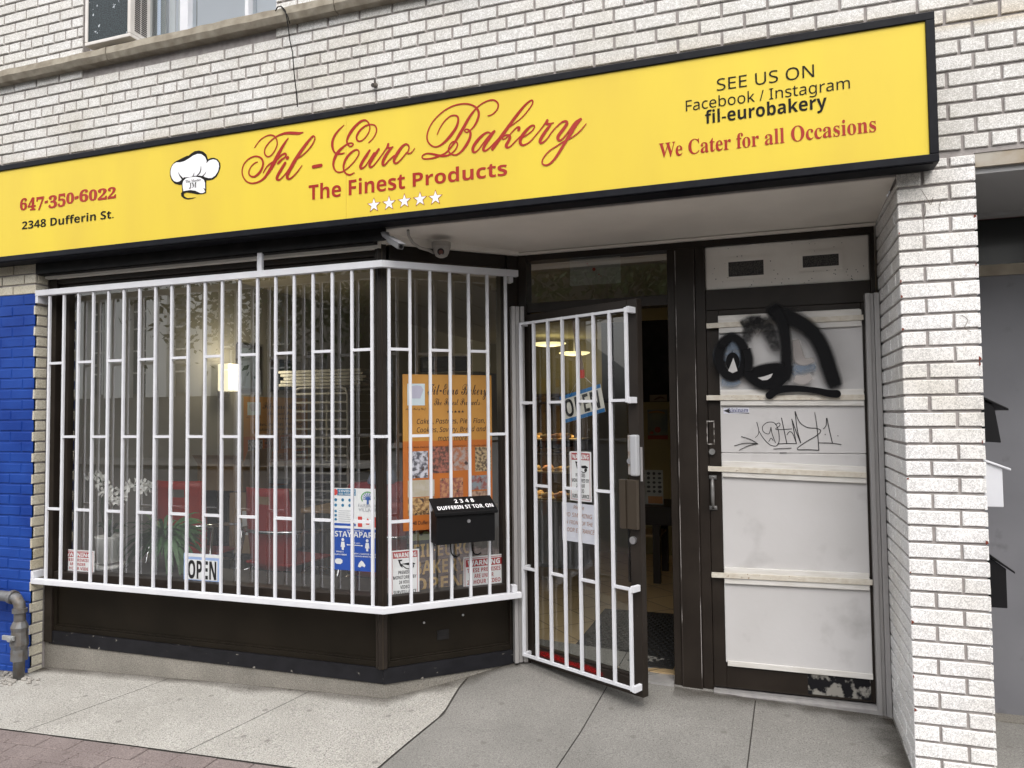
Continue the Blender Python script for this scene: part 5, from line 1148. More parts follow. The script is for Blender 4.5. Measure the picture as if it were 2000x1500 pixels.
# red cafe chairs
cred = mat('red_plastic', (.30, .017, .015), .4); cor = mat('red_plastic_bright', (.36, .025, .010), .4)
def chair(loc, rz, label, m, ztop=1.05):
    t = bpy.data.objects.new('cafe_chair', None); COL.objects.link(t); WM[t.name] = Matrix.Identity(4); t.location = loc; t.rotation_euler.z = rz
    tag(t, label, 'chair', 'red cafe chairs inside the window')
    # back shell: curved sheet with a hand slot, local -Y is its back
    b = MB(); nx, nz = 12, 10; h0, h1 = .40, ztop - FLZ; hw = .205
    def P(i, j, d):
        u = -1 + 2*i/nx; v = j/nz; ww = hw*(.86 + .14*math.sin(v*2.6))
        return (u*ww, -.20 + .05*u*u - .05*v + d, h0 + (h1-h0)*v)
    for d, rev in ((0, False), (.012, True)):
        I = [[b.V(P(i, j, d)) for i in range(nx+1)] for j in range(nz+1)]
        for j in range(nz):
            for i in range(nx):
                if j == 8 and 4 <= i <= 7: continue
                q = [I[j][i], I[j][i+1], I[j+1][i+1], I[j+1][i]]; b.F(q[::-1] if rev else q)
        if not rev: A = I
        else:
            Bk = I
            ed_ = [(0, i) for i in range(nx+1)] + [(j, nx) for j in range(1, nz+1)] + [(nz, i) for i in range(nx-1, -1, -1)] + [(j, 0) for j in range(nz-1, 0, -1)]
            for k in range(len(ed_)):
                a_, c_ = ed_[k], ed_[(k+1) % len(ed_)]; b.F([A[a_[0]][a_[1]], Bk[a_[0]][a_[1]], Bk[c_[0]][c_[1]], A[c_[0]][c_[1]]])
    b.build('backrest', m, t, smooth=True)
    b = MB(); b.prism([(-.2, .43), (.2, .43), (.205, .447), (-.205, .447)], -.19, .24); b.build('seat', m, t, bevel=.006)
    b = MB(); b.tube([(-.26, .18, .63), (-.265, -.05, .66), (-.24, -.18, .665), (-.15, -.238, .665), (0, -.262, .665), (.15, -.238, .665), (.24, -.18, .665), (.265, -.05, .66), (.26, .18, .63)], .013, 8); b.build('armrest', M['chrome'], t, smooth=True)
    for sx_ in (-1, 1):
        for a, c_ in (((sx_*.245, -.16, .655), (sx_*.285, -.30, 0)), ((sx_*.26, .17, .63), (sx_*.25, .24, 0))):
            b = MB(); b.tube([a, c_], .011, 8); b.build('leg', M['chrome'], t, smooth=True)
        b = MB(); b.tube([(sx_*.27, -.22, .36), (sx_*.2, 0, .40), (sx_*.255, .2, .36)], .009, 6); b.build('seat_support', M['chrome'], t, smooth=True)
    return t
chair((-3.22, .98, FLZ), R(-8), 'red cafe chair with its back to the glass, behind the upright open sign', cred, 1.07)
chair((-4.05, 1.02, FLZ), R(6), 'bright red cafe chair half hidden behind the leafy green plant', cor, 1.10)
chair((-2.42, .98, FLZ), R(4), 'dark red cafe chair the seated person sits on', cred, 1.0)
chair((-2.95, 2.35, FLZ), R(170), 'red cafe chair facing the window on the far side of the table', cred, 1.07)
# table
t = thing('cafe_table', 'plain wooden cafe table between the red chairs', 'table', W, (-2.75, 1.65, FLZ))
wood = mat('table_wood', (.42, .29, .15), .45, c2=(.33, .21, .10), scale=6, stretch=(1, 9, 9))
b = MB(); b.box(-3.35, -1.95, 1.32, 1.98, .83, .86); b.build('table_top', wood, t, bevel=.004)
for x in (-3.27, -2.03):
    for y in (1.4, 1.9): b = MB(); b.box(x-.02, x+.02, y-.02, y+.02, FLZ, .83); b.build('leg', M['black_frame'], t)
# bench counter with foil-wrapped trays along the side wall
t = thing('steel_bench', 'grey steel bench with foil wrapped trays along the side wall', 'bench', W, (-4.0, 2.6, FLZ))
b = MB(); b.box(-4.38, -3.75, 1.75, 3.7, 1.0, 1.04); b.box(-4.38, -3.75, 1.75, 3.7, .55, .58); b.build('bench_top', mat('grey_steel_top', (.30, .31, .33), .35, .4), t)
for y in (1.8, 3.65): b = MB(); b.box(-3.8, -3.76, y-.02, y+.02, FLZ, 1.0); b.build('leg', M['steel'], t)
b = MB(); b.box(-4.3, -3.8, 1.82, 2.9, 1.041, 1.14); b.build('foil_tray', mat('foil', (.5, .5, .52), .3, .7, bump=.8, bscale=26), t)
# cardboard boxes
card = mat('cardboard', (.33, .235, .135), .8, c2=(.28, .195, .11), scale=5); cardd = mat('cardboard_inside', (.15, .105, .06), .9)
def carton(x0, x1, y0, y1, z0, z1, label, open_=True):
    t = thing('cardboard_box', label, 'box', W, ((x0+x1)/2, (y0+y1)/2, z0)); b = MB(); e = .006
    b.box(x0, x1, y0, y0+e, z0, z1); b.box(x0, x1, y1-e, y1, z0, z1); b.box(x0, x0+e, y0+e, y1-e, z0, z1); b.box(x1-e, x1, y0+e, y1-e, z0, z1); b.box(x0+e, x1-e, y0+e, y1-e, z0, z0+e)
    b.build('carton', card, t)
    if open_:
        b = MB(); b.hexa([(x0, y0, z1), (x1, y0, z1), (x1, y0+.004, z1), (x0, y0+.004, z1), (x0, y0-.06, z1+.07), (x1, y0-.06, z1+.07), (x1, y0-.056, z1+.07), (x0, y0-.056, z1+.07)])
        b.hexa([(x1, y0, z1), (x1+.004, y0, z1), (x1+.004, y1, z1), (x1, y1, z1), (x1+.04, y0, z1+.10), (x1+.044, y0, z1+.10), (x1+.044, y1, z1+.12), (x1+.04, y1, z1+.12)]); b.build('flap', card, t)
    else:
        b = MB(); b.box(x0, x1, y0, y1, z1, z1+.004); b.build('flap', card, t)
    return t
carton(-4.30, -3.86, 1.30, 1.62, .98, 1.19, 'open cardboard box standing above the bright red chair back')
t = carton(-3.92, -3.52, 1.22, 1.62, .52, .97, 'closed cardboard box with a white label beside the bright red chair', False)
b = MB(); b.box(-3.80, -3.73, 1.217, 1.2195, .66, .84); b.build('paper_label', paper, t)
t = thing('low_stand', 'dark low stand under the cardboard boxes', 'stand', W, (-3.95, 1.45, FLZ)); b = MB(); b.box(-4.32, -3.50, 1.18, 1.66, .49, .515); b.box(-4.30, -3.86, 1.3, 1.62, .93, .975); b.build('top_board', M['black_frame'], t)
for x in (-4.28, -3.55):
    b = MB(); b.box(x-.02, x+.02, 1.2, 1.64, FLZ, .49); b.build('leg', M['black_frame'], t)
b = MB(); b.box(-4.29, -4.26, 1.3, 1.6, .515, .93); b.build('post', M['black_frame'], t)
M['rack'] = mat('rack_metal', (.62, .62, .60), .4, .2)
# baking rack with trays, boards stacked on top
rk = ony((628, 800), 2.0); t = thing('baking_rack', 'tall metal bakery rack with many tray rails', 'rack', W, (rk.x, 2.0, FLZ))
rx0, rx1 = ony((582, 800), 2.0).x, ony((686, 800), 2.0).x; rz = W.at((640, 757), -2.0)[1]
b = MB()
for y in (1.95, 2.45):
    b.tube([(rx0, y, FLZ), (rx0, y, rz-.06), (rx0+.02, y, rz-.015), (rx0+.06, y, rz), (rx1-.06, y, rz), (rx1-.02, y, rz-.015), (rx1, y, rz-.06), (rx1, y, FLZ)], .013, 8)
b.build('frame', M['rack'], t, smooth=True)
for i in range(14):
    z = rz - .06 - i*.075
    if z < .5: break
    b = MB(); b.box(rx0, rx0+.03, 1.96, 2.44, z, z+.006); b.box(rx1-.03, rx1, 1.96, 2.44, z, z+.006); b.box(rx0, rx1, 1.945, 1.957, z, z+.016); b.build('tray_rail', M['rack'], t)
t = thing('board_stack', 'pile of pale flat boards lying on top of the bakery rack', 'boards', W, (rk.x, 2.1, rz))
for i in range(5):
    b = MB(); o_ = rnd.uniform(-.03, .03); b.box(rx0-.12+o_, rx1+.16+o_, 1.93+o_*.5, 2.47, rz+.016+i*.028, rz+.038+i*.028); b.build('board', mat('pale_board', (.62, .62, .58), .6, c2=(.38, .37, .33), scale=9), t)
# dark equipment seen over the angled poster
t = thing('wall_screen', 'black flat screen behind the top of the tan poster', 'screen', W, ony((868, 706), 3.2)); c0, c1 = ony((820, 727), 3.2), ony((917, 694), 3.2)
b = MB(); b.box(c0.x, c1.x, 3.2, 3.26, c0.z, c1.z); b.build('casing', M['black_frame'], t, bevel=.01); b = MB(); b.box(c0.x+.04, c1.x-.04, 3.195, 3.1995, c0.z+.04, c1.z-.04); b.build('display', mat('dark_display', (.01, .012, .015), .15), t)
t = thing('equipment_cabinet', 'tall dark cabinet holding the black screen', 'cabinet', W, (c0.x+.3, 3.4, FLZ)); b = MB(); b.box(c0.x-.1, c1.x+.1, 3.22, 3.7, FLZ, c0.z-.01); b.build('carcass', mat('olive_cabinet', (.10, .09, .05), .6), t)
b = MB(); b.box(c0.x-.05, c1.x+.05, 3.205, 3.2195, .6, c0.z-.15); b.build('cabinet_front', mat('olive_front', (.14, .125, .07), .5), t)
# orchid and green plant on the ledge
potm = mat('white_pot', (.80, .80, .78), .5, bump=.4, bscale=120); leafm = mat('dark_leaf', (.02, .05, .02), .4, c2=(.02, .05, .018), scale=8); petal = mat('white_petal', (.85, .85, .82), .6); stemm = mat('green_stem', (.03, .06, .02), .5)
ox, oy = -4.135, .32
zt_ = W.at((208, 1046), -oy)[1]
t = thing('potted_orchid', 'white flowering orchid in a white pot on the window ledge', 'orchid', W, (ox, oy, .60))
b = MB(); b.lathe((ox, oy, 0), [(.072, zt_-.17), (.085, zt_-.01), (.089, zt_), (.08, zt_), (.075, zt_-.02)], 22); b.build('pot', potm, t, smooth=True)
b = MB()
for a, L, up_ in ((2.7, .16, .08), (3.6, .15, .10), (.2, .15, .10), (1.2, .14, .09), (-.4, .16, .06), (5.2, .12, .12)):
    dx, dy = math.cos(a), math.sin(a)*.6
    c_ = [(ox+dx*L*s_, oy+dy*L*s_, zt_-.01+up_*math.sin(min(1, s_*1.25)*2.4), .026*math.sin(math.pi*min(.97, s_*.9+.08))) for s_ in (0, .25, .5, .75, 1)]
    for i in range(4):
        (x0, y0, z0, w0), (x1, y1, z1, w1) = c_[i], c_[i+1]; b.quad((x0-dy*w0*1.5, y0+dx*w0, z0), (x1-dy*w1*1.5, y1+dx*w1, z1), (x1+dy*w1*1.5, y1-dx*w1, z1), (x0+dy*w0*1.5, y0-dx*w0, z0))
b.build('leaf', leafm, t)
def arc(pxs): return [Vector(ony(p, oy)) for p in pxs]
st1 = arc([(203, 1040), (199, 1000), (200, 960), (196, 935), (186, 928)]); st2 = arc([(214, 1042), (218, 1000), (232, 968), (255, 950), (280, 945), (297, 955)])
b = MB(); b.tube(st1, .004, 6); b.tube(st2, .004, 6); b.build('stem', stemm, t, smooth=True)
b = MB()
def flower(c_, s_):
    for k in range(5):
        a = k*2*math.pi/5 + rnd.uniform(-.3, .3); tx = rnd.uniform(-.01, .01)
        P0 = c_; p = [(P0.x, P0.y, P0.z)]; 
        pts_ = [(P0.x + s_*r*math.cos(a+da), P0.y + rnd.uniform(-.012, .006) + tx, P0.z + s_*r*math.sin(a+da)) for r, da in ((.55, -.5), (1, -.25), (1.05, .2), (.6, .5))]
        b.F([b.V(P0)] + [b.V(q) for q in pts_])
for p in [(186, 930), (196, 932), (205, 940), (192, 945), (212, 950), (199, 962), (220, 965), (214, 980), (235, 958), (228, 978), (244, 960), (240, 975), (252, 948), (262, 946), (270, 954), (282, 945), (290, 950), (296, 952), (280, 957), (205, 958), (172, 930)]:
    flower(Vector(ony(p, oy + rnd.uniform(-.02, .02))), rnd.uniform(.032, .044))
b.build('blossom', petal, t)
t = thing('white_tub', 'stacked white plastic tub and saucer under the orchid pot', 'tub', W, (ox, oy, .575)); zz0 = W.at((208, 1098), -oy)[1]
b = MB(); b.lathe((ox, oy, 0), [(.09, .577), (.105, zz0-.035)], 22); b.build('tub', mat('tub_white', (.55, .58, .58), .4), t, smooth=True)
b = MB(); b.lathe((ox, oy, 0), [(.10, zz0-.034), (.115, zz0-.03), (.118, zz0-.012), (.10, zz0-.012)], 22); b.build('saucer', potm, t, smooth=True)
lf = mat('leafy_green', (.07, .19, .055), .45, c2=(.035, .10, .03), scale=14)
cx, cy = ony((322, 1100), .36).x, .36
t = thing('green_houseplant', 'bushy green houseplant with long drooping leaves on the window ledge', 'plant', W, (cx, cy, .576))
b = MB(); b.lathe((cx, cy, 0), [(.07, .577), (.09, .70), (.085, .70)], 16); b.build('pot', mat('dark_pot', (.05, .04, .035), .6), t, smooth=True)
b = MB()
for i in range(260):
    a = rnd.uniform(0, 6.283); L = rnd.uniform(.14, .36); e = rnd.uniform(.1, 1.25); dx, dy = math.cos(a), math.sin(a)*.45; base_ = Vector((cx+dx*.03, cy+dy*.03, .70 + rnd.uniform(0, .12))); w0 = rnd.uniform(.018, .028); pts_ = []
    for k in range(6):
        s_ = k/5; r_2 = L*s_*math.cos(e*.5); z = L*(math.sin(e)*s_ - s_*s_*.9*(1.15-e*.5)); pts_.append((base_ + Vector((dx*r_2, dy*r_2, z)), w0*math.sin(math.pi*min(.98, .06+.92*s_))))
    for k in range(5):
        (p0, wa), (p1, wb) = pts_[k], pts_[k+1]; sd_ = Vector((-dy, dx*.6, .25)); b.quad(p0-sd_*wa, p1-sd_*wb, p1+sd_*wb, p0+sd_*wa)
b.build('leaf', lf, t)

# seated customer, back to the glass
skin = mat('skin', (.30, .15, .09), .55); hairm = mat('black_hair', (.008, .006, .005), .5, bump=.5, bscale=150, scale=60); redtop = mat('red_vest', (.30, .012, .022), .7, c2=(.24, .01, .018), scale=7); shirt = mat('pale_blue_shirt', (.26, .31, .44), .8)
def skinned(name, nodes, edges, m, root=None, **kw):
    me = bpy.data.meshes.new(name); me.from_pydata([n[0] for n in nodes], edges, []); o = bpy.data.objects.new(name, me); COL.objects.link(o)
    md = o.modifiers.new('skin', 'SKIN'); md.use_smooth_shade = True
    for i, n in enumerate(nodes): me.skin_vertices[0].data[i].radius = n[1] if isinstance(n[1], tuple) else (n[1], n[1])
    me.skin_vertices[0].data[0].use_root = True
    md = o.modifiers.new('sub', 'SUBSURF'); md.levels = md.render_levels = 2
    me.materials.append(m)
    if root: o.parent = root
    for k, v in kw.items(): o[k] = v
    return o
PX = ony((738, 1000), .92).x; PY = .98
hz = 1.30
body = [((0, 0, .50), (.15, .11)), ((0, -.02, .68), (.145, .10)), ((0, -.01, .88), (.13, .085)), ((0, 0, .98), (.10, .065)), ((0, .01, 1.08), (.055, .055)), ((0, .02, 1.17), .052),
        ((0, .03, 1.25), (.068, .075)), ((0, .03, 1.335), (.072, .09)), ((0, .02, 1.39), (.05, .06)),
        ((-.17, 0, .96), .045), ((-.25, .05, .78), .05), ((-.20, .25, .70), .04), ((-.13, .36, .75), .028),
        ((.17, 0, .96), .045), ((.26, .03, .78), .05), ((.23, .22, .69), .04), ((.17, .33, .74), .028),
        ((-.10, .18, .50), .085), ((-.12, .45, .50), .065), ((-.12, .46, .24), .05), ((-.12, .46, .05), .04), ((-.12, .56, .03), .035),
        ((.10, .18, .50), .085), ((.12, .45, .50), .065), ((.12, .46, .24), .05), ((.12, .46, .05), .04), ((.12, .56, .03), .035)]
ed2 = [(0,1),(1,2),(2,3),(3,4),(4,5),(5,6),(6,7),(7,8),(3,9),(9,10),(10,11),(11,12),(3,13),(13,14),(14,15),(15,16),(0,17),(17,18),(18,19),(19,20),(20,21),(0,22),(22,23),(23,24),(24,25),(25,26)]
pr = skinned('person', body, ed2, skin, None, label='seated person in a red top and pale collar, back to the window', category='person', kind='thing')
pr.location = (PX, PY, .06); pr.rotation_euler.z = R(20)
WM[pr.name] = Matrix.Identity(4)
vest = [((0, 0, .47), (.165, .125)), ((0, -.02, .68), (.162, .118)), ((0, -.01, .88), (.178, .122)), ((0, 0, .99), (.165, .105)), ((0, .005, 1.06), (.12, .09)), ((-.18, 0, .985), .075), ((-.235, .04, .84), .066), ((.18, 0, .985), .075), ((.245, .025, .84), .066)]
skinned('red_top', vest, [(0,1),(1,2),(2,3),(3,4),(3,5),(5,6),(3,7),(7,8)], redtop, pr)
b = MB(); b.lathe((0, .012, 0), [(.11, 1.04), (.09, 1.085), (.074, 1.125), (.068, 1.12)], 18); b.build('collar', shirt, pr, smooth=True)
skinned('trousers', [((0, 0, .47), (.16, .13)), ((-.10, .18, .50), .098), ((-.12, .45, .50), .078), ((-.12, .46, .2), .062), ((.10, .18, .50), .098), ((.12, .45, .50), .078), ((.12, .46, .2), .062)], [(0,1),(1,2),(2,3),(0,4),(4,5),(5,6)], mat('dark_trousers', (.02, .02, .025), .8), pr)
b = MB(); b.ell((0, .005, 1.345), .086, .10, .105, 16, 12); b.ell((0, -.035, 1.285), .075, .06, .07, 12, 8); b.build('hair', hairm, pr, smooth=True)
b = MB()
for sx_ in (-1, 1): b.ell((sx_*.083, .03, 1.30), .012, .02, .032, 8, 6)
b.ell((0, .125, 1.285), .014, .022, .022, 8, 6); b.build('ear', skin, pr, smooth=True)
b = MB()
for sx_ in (-1, 1): b.ell((sx_*.032, .112, 1.325), .012, .008, .008, 8, 6)
b.ell((0, .112, 1.235), .025, .008, .006, 8, 6); b.build('face_detail', hairm, pr)
for hx_, hy_, hz_, sx_ in ((-.13, .36, .75, -1), (.17, .33, .74, 1)):
    for k in range(4):
        x = hx_ + (k-1.5)*.018; L = (.07, .08, .076, .06)[k]; b = MB(); b.tube([(x, hy_+.02, hz_), (x, hy_+.02+L*.5, hz_+.006), (x, hy_+.02+L, hz_-.012)], [.009, .0085, .007], 7); b.build('finger', skin, pr, smooth=True)
    b = MB(); b.tube([(hx_-sx_*.02, hy_, hz_), (hx_-sx_*.05, hy_+.03, hz_+.002), (hx_-sx_*.05, hy_+.06, hz_-.004)], [.011, .01, .008], 7); b.build('thumb', skin, pr, smooth=True)

# display case with pastries, seen through the open door's glass
DY = 3.3
q0, q1 = ony((1048, 900), DY), ony((1133, 900), DY); dx0, dx1 = q0.x-.25, q1.x
t = thing('pastry_case', 'lit glass pastry display case with four shelves behind the open door', 'display case', W, ((dx0+dx1)/2, DY+.2, FLZ))
zs = [ony((1085, v), DY).z for v in (975, 922, 885, 858)]
b = MB(); b.box(dx0, dx1, DY-.02, DY+.55, FLZ, zs[0]-.02); b.build('case_base', mat('grey_case', (.30, .31, .32), .5), t)
ztop_ = ony((1085, 775), DY).z
b = MB()
for x in (dx0, dx1): b.box(x-.012, x+.012, DY, DY+.02, zs[0]-.02, ztop_); b.box(x-.012, x+.012, DY+.5, DY+.52, zs[0]-.02, ztop_)
b.box(dx0, dx1, DY, DY+.52, ztop_, ztop_+.03); b.box(dx0, dx1, DY+.52, DY+.53, zs[0]-.02, ztop_)
b.build('case_frame', mat('dark_case', (.06, .045, .03), .5), t)
shm = mat('case_shelf', (.40, .31, .17), .5)
for z in zs: b = MB(); b.box(dx0+.01, dx1-.01, DY+.02, DY+.5, z-.014, z); b.build('shelf', shm, t)
for i, z in enumerate(zs):
    al = bpy.data.lights.new('case_light', 'AREA'); al.shape = 'RECTANGLE'; al.size = dx1-dx0-.1; al.size_y = .12; al.energy = .5; al.color = (1, .78, .42)
    ao = bpy.data.objects.new('case_light', al); COL.objects.link(ao); ao.location = ((dx0+dx1)/2, DY+.2, z + (.16 if i < 3 else .28))
pm = [mat('pastry_golden', (.45, .25, .08), .5, bump=.4, bscale=60, c2=(.55, .36, .14), scale=20), mat('pastry_pale', (.58, .45, .25), .5, c2=(.45, .30, .12), scale=18), mat('pastry_pink', (.55, .20, .14), .5, c2=(.6, .4, .2), scale=16)]
np_ = 0
for i, z in enumerate(zs):
    x = dx0+.07
    while x < dx1-.05:
        for y in (DY+.10, DY+.24):
            b = MB(); s_ = rnd.uniform(.034, .05); xx = x+rnd.uniform(-.008, .008)
            b.ell((xx, y, z+s_*.5), s_*1.15, s_*.9, s_*.55, 10, 6); b.ell((xx+s_*.3, y, z+s_*.85), s_*.6, s_*.55, s_*.35, 8, 5)
            kind_ = pm[(i + int(x*7)) % 3]
            o = b.build('pastry', kind_, frame=W, base=(xx, y, z), label='golden baked pastry lying on a shelf of the display case', cat='pastry', group='pastries in the display case', smooth=True)
        x += rnd.uniform(.105, .125)
# ceiling lights, round
for i, (p, rr) in enumerate((((1072, 672), .26), ((1122, 690), .24))):
    L_ = onz(p, 2.62) if i == 0 else onz(p, 2.50)
    lab = ('round lit ceiling lamp farther back behind the open door', 'round lit ceiling lamp hanging lower behind the open door')[i]
    t = thing('ceiling_lamp', lab, 'ceiling lamp', W, L_)
    b = MB(); b.lathe(L_, [(rr*.4, -.035), (rr*.8, -.02), (rr, .0), (rr, .012)], 28); b.build('diffuser', mat('lamp_diffuser', (.9, .85, .6), .5, emit=(1.0, .86, .42), estr=.75), t, smooth=True)
    b = MB(); b.tube([L_ + Vector((0, 0, .012)), (L_.x, L_.y, 2.75)], .012, 6); b.build('stem', M['steel'], t)
    pl = bpy.data.lights.new('lamp_light', 'POINT'); pl.energy = 3.5; pl.color = (1, .8, .45); pl.shadow_soft_size = .2
    po = bpy.data.objects.new('lamp_light', pl); COL.objects.link(po); po.location = L_ - Vector((0, 0, .12))
# partition, menu board, posters, little table seen through the doorway
PYp = 4.2; a_, c_ = ony((1200, 700), PYp), ony((1345, 700), PYp)
zmid = ony((1280, 785), PYp).z
b = MB(); b.box(a_.x-.2, c_.x+.5, PYp, PYp+.1, FLZ, zmid); b.build('inner_partition', mat('beige_partition', (.27, .235, .13), .8), shop)
t = thing('menu_screen', 'large black menu screen above the beige partition in the doorway', 'screen', W, ((a_.x+c_.x)/2, PYp, zmid)); b = MB(); b.box(a_.x-.2, c_.x+.5, PYp+.3, PYp+.4, zmid-.1, 2.55); b.build('casing', M['black_frame'], t)
def card_panel(name, label, cat, L, R_, B, T, y, cols):
    x0, x1, z0, z1 = W.box(L, R_, B, T, -y); t = thing(name, label, cat, W, ((x0+x1)/2, y, z0)); w, h = x1-x0, z1-z0
    b = MB(); b.box(x0, x1, y-.004, y, z0, z1); b.build('sheet', cols[0], t)
    return t, x0, x1, z0, z1, w, h
t, x0, x1, z0, z1, w, h = card_panel('wall_poster', 'dim red and blue poster on the beige partition in the doorway', 'poster', (1265, 830), (1304, 830), (1284, 858), (1284, 800), PYp-.002, [mat('dim_poster', (.16, .17, .13), .6, c2=(.08, .11, .13), scale=6)])
b = MB(); b.prism([(x0, z0), (x1, z0), (x1, z0+h*.13), (x0, z0+h*.13)], PYp-.0075, None); b.ell((x0+w*.5, PYp-.008, z0+h*.32), w*.16, .002, h*.10, 10, 6); b.ell((x0+w*.2, PYp-.008, z0+h*.22), w*.1, .002, h*.05, 10, 6); b.build('red_print', mat('dim_red', (.26, .04, .025), .6), t)
b = MB(); b.stroke([(x0+w*.1, z0+h*.9, h*.05), (x0+w*.5, z0+h*.93, h*.06), (x0+w*.85, z0+h*.88, h*.04)], PYp-.0075); b.build('orange_print', mat('dim_orange', (.30, .13, .03), .6), t)
t, x0, x1, z0, z1, w, h = card_panel('ledge_card', 'small pale card on the partition ledge under the black screen', 'card', (1269, 780), (1303, 780), (1286, 784), (1286, 771), PYp+.05, [mat('dim_card', (.22, .17, .12), .7)])
b = MB(); b.stroke([(x0+w*.3, z0+h*.3, h*.2), (x0+w*.6, z0+h*.6, h*.3), (x0+w*.85, z0+h*.45, h*.15)], PYp+.0455); b.build('print', mat('dim_brown', (.10, .05, .03), .7), t)
TY = 3.0
t, x0, x1, z0, z1, w, h = card_panel('picture_chart', 'white standing chart with rows of grey drawings on the small dark table', 'chart', (1250, 950), (1295, 950), (1272, 985), (1272, 918), TY, [mat('chart_white', (.40, .40, .37), .7)])
b = MB()
for i in range(5):
    for j in range(4):
        b.ell((x0+w*(.14+.24*j), TY-.0055, z1-h*(.10+.13*i)), w*rnd.uniform(.06, .10), .0015, h*rnd.uniform(.03, .05), 9, 5)
b.build('chart_drawing', mat('chart_grey', (.06, .06, .06), .7), t)
b = MB(); b.prism([(x0+w*.35, z0+h*.03), (x0+w*.98, z0+h*.03), (x0+w*.98, z0+h*.24), (x0+w*.35, z0+h*.24)], TY-.0065, None); b.build('orange_block', mat('chart_orange', (.42, .19, .07), .7), t)
zt_ = z0-.004; a_, c_ = ony((1225, 1000), TY), ony((1335, 1000), TY)
t = thing('side_table', 'small dark table carrying the white chart behind the doorway', 'table', W, ((a_.x+c_.x)/2, TY+.2, FLZ)); dk = mat('dark_wood', (.02, .014, .010), .5)
b = MB(); b.box(a_.x, c_.x, TY-.12, TY+.5, zt_-.03, zt_-.001); b.build('table_top', dk, t)
b = MB(); b.box(a_.x, c_.x, TY-.10, TY+.48, zt_-.16, zt_-.03); b.build('apron', dk, t)
for x in (a_.x+.05, c_.x-.22):
    for y in (TY-.08, TY+.44): b = MB(); b.box(x-.03, x+.03, y-.03, y+.03, FLZ, zt_-.16); b.build('leg', dk, t)
b = MB(); b.box(a_.x+.02, c_.x-.2, TY, TY+.4, .48, .5); b.build('lower_shelf', wood, t)
# floor mat in the doorway
pts_ = [onz(p, FLZ+.008) for p in ((1075, 1285), (1312, 1306), (1325, 1180), (1152, 1166))]
pts_ = [Vector((-1.16, .80, 0)), Vector((-.53, .80, 0)), Vector((-.53, 1.95, 0)), Vector((-1.16, 1.95, 0))]
b = MB(); flat(b, [(p.x, p.y) for p in pts_], FLZ+.001, FLZ+.008)
for i in range(26):
    for j in range(15):
        x = -1.12 + j*.04 + (.02 if i % 2 else 0); y = .84 + i*.042; b.box(x, x+.02, y, y+.024, FLZ+.008, FLZ+.014)
b.build('floor_mat', mat('black_rubber', (.018, .018, .019), .6), frame=W, base=(-.85, 1.3, FLZ), label='black rubber studded mat on the tan tiles inside the door', cat='mat')

# ================================================================ ACROSS THE STREET (seen in the glass)
OY = -22.0
wh = mat('far_white_wall', (.93, .92, .87), .8, c2=(.88, .87, .82), scale=.5); gw = mat('far_window_blue', (.10, .12, .14), .2); gm = mat('far_grey_wall', (.22, .205, .18), .8, c2=(.18, .17, .15), scale=.6)
t = thing('white_pillared_building', 'long pale building with tall white pillars across the street, mirrored in the glass', 'building', W, (-25, OY-3, 0))
b = MB(); b.box(-44, -19.6, OY-8, OY, -1.5, 2.5); b.box(-44, -19.6, OY-8, OY-.5, 2.5, 11); b.build('wall', gm, t)
for i in range(10):
    x = -43 + i*2.42
    b = MB(); b.box(x, x+1.15, OY-.5, OY+.05, 2.5, 7.0); b.box(x, x+1.15, OY-.5, OY+.05, 7.6, 10.6); b.build('pillar', wh, t)
    b = MB(); b.box(x+1.2, x+2.38, OY-.5, OY-.45, 2.7, 6.9); b.box(x+1.2, x+2.38, OY-.5, OY-.45, 7.7, 10.5)
    f_ = b.build('window', gw, t)
    b = MB()
    for z in (3.6, 4.6, 5.6, 6.4, 8.8, 10): b.box(x+1.2, x+2.38, OY-.45, OY-.40, z, z+.07)
    b.box(x+1.76, x+1.84, OY-.45, OY-.41, 2.7, 6.9); b.build('glazing_bar', wh, f_)
b = MB(); b.box(-44, -19.6, OY-.6, OY+.12, 10.6, 11.3); b.box(-44, -19.6, OY-.5, OY+.02, 7.0, 7.6); b.build('cornice', wh, t)
t = thing('brown_row_building', 'long plain brown building across the street behind the trees', 'building', W, (0, OY-6, 0))
bwm = mat('far_brown_brick', (.06, .052, .042), .9, c2=(.045, .04, .032), scale=.4)
b = MB(); b.box(-19, 7, OY-14, OY-6, -1.5, 8.5); b.build('wall', bwm, t); b = MB(); b.box(11, 35, OY-12, OY-3, -1.5, 14.0); b.box(35, 41, OY-12, OY-4, -1.5, 7.0); b.box(41, 95, OY-12, OY-3, -1.5, 15.0); b.build('wall', bwm, t)
for i in range(9):
    b = MB(); x = 10 + i*3.2; b.box(x, x+1.5, OY-3.0, OY-2.95, 3.4, 5.4); b.build('window', gw, t)
b = MB(); b.box(-19, 7, OY-6.1, OY-5.9, 8.2, 8.9); b.build('cornice', gm, t)
slab('far_pavement', c(-45), c(45), OY, OY+4, M['slab_grey'], 20, 4, .02)
lfm = mat('street_leaf', (.05, .085, .025), .6, c2=(.025, .05, .015), scale=3); bark = mat('street_bark', (.06, .05, .04), .9)
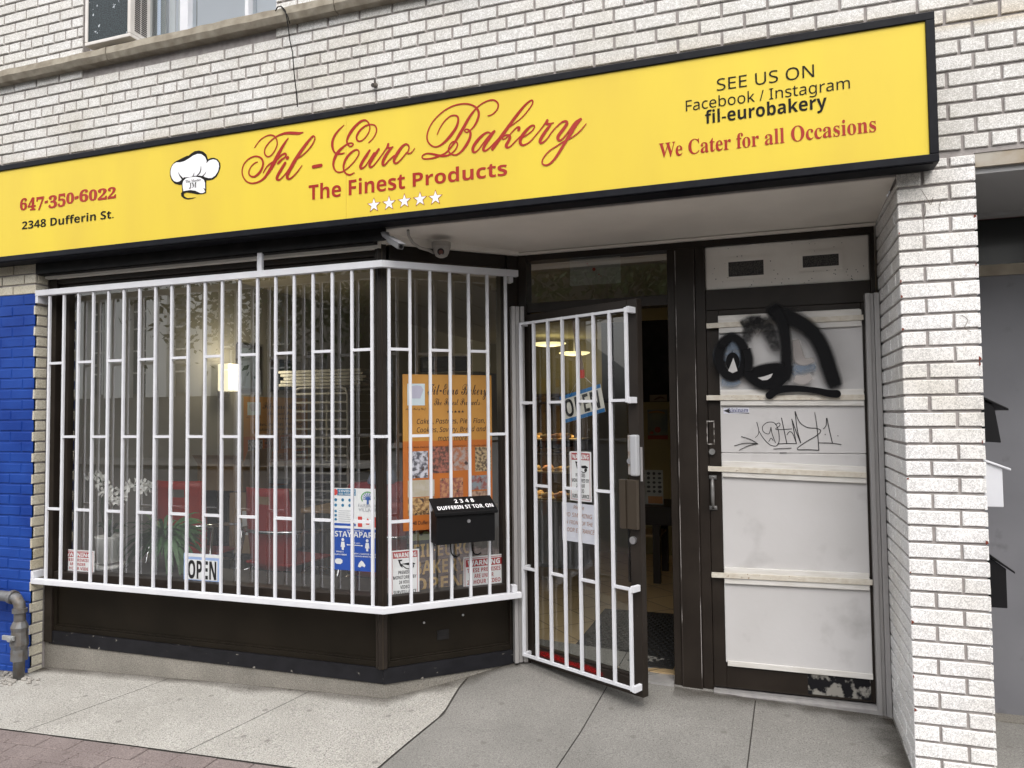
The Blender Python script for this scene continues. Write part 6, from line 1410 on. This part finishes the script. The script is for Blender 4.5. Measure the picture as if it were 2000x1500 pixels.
def tree(x, y, h, rr, label, n):
    t = thing('street_tree', label, 'tree', W, (x, y, 0)); r2 = random.Random(int(x*10))
    b = MB(); b.tube([(x, y, -.2), (x+.1, y, h*.25), (x, y+.1, h*.45), (x+.2, y, h*.75)], [.22, .17, .13, .05], 8)
    lb = []
    for k in range(9):
        a = r2.uniform(0, 6.28); z0 = h*r2.uniform(.28, .6); e_ = Vector((x+rr*.7*math.cos(a), y+rr*.7*math.sin(a), z0+h*r2.uniform(.12, .35))); b.tube([(x, y, z0), (x+(e_.x-x)*.5, y+(e_.y-y)*.5, z0+(e_.z-z0)*.65), e_], [.07, .045, .02], 6); lb.append(e_)
    b.build('trunk', bark, t)
    b = MB()
    for k in range(n):
        cc = r2.choice(lb) if r2.random() < .75 else Vector((x, y, h*.75)); d = Vector((r2.gauss(0, 1), r2.gauss(0, 1), r2.gauss(0, .8))) * rr*.30; p = cc + d; s_ = r2.uniform(.10, .2)
        u = Vector((r2.uniform(-1, 1), r2.uniform(-1, 1), r2.uniform(-1, 1))).normalized(); v = u.orthogonal().normalized(); b.quad(p-u*s_, p+v*s_*.5, p+u*s_, p-v*s_*.5)
    b.build('crown', lfm, t)
tree(-17.2, -18.6, 10, 3.4, 'leafy street tree at the corner of the white pillared building', 4200)
tree(-11.5, -18.9, 11, 3.8, 'tall leafy street tree in front of the long brown building', 4600)
tree(-5.0, -19.0, 10, 3.6, 'leafy street tree opposite the open bakery door', 4200)
tree(3.0, -19.2, 9, 3.2, 'leafy street tree by the gap between the brown blocks', 3600)
for i, (z0, z1, y) in enumerate(((6.2, 5.2, -9), (5.6, 4.7, -9.3), (7.4, 6.9, -9.1))):
    b = MB(); b.tube([(-45 + 90*k/24, y, z0 + (z1-z0)*k/24 - .9*math.sin(math.pi*((k*3) % 24)/24)*.5) for k in range(25)], .022, 5)
    b.build('overhead_wire', M['black_vinyl'], frame=W, base=(0, y, z0), label=('middle overhead street wire strung along the road', 'lowest overhead street wire strung along the road', 'highest overhead street wire strung along the road')[i], cat='wire', smooth=True)
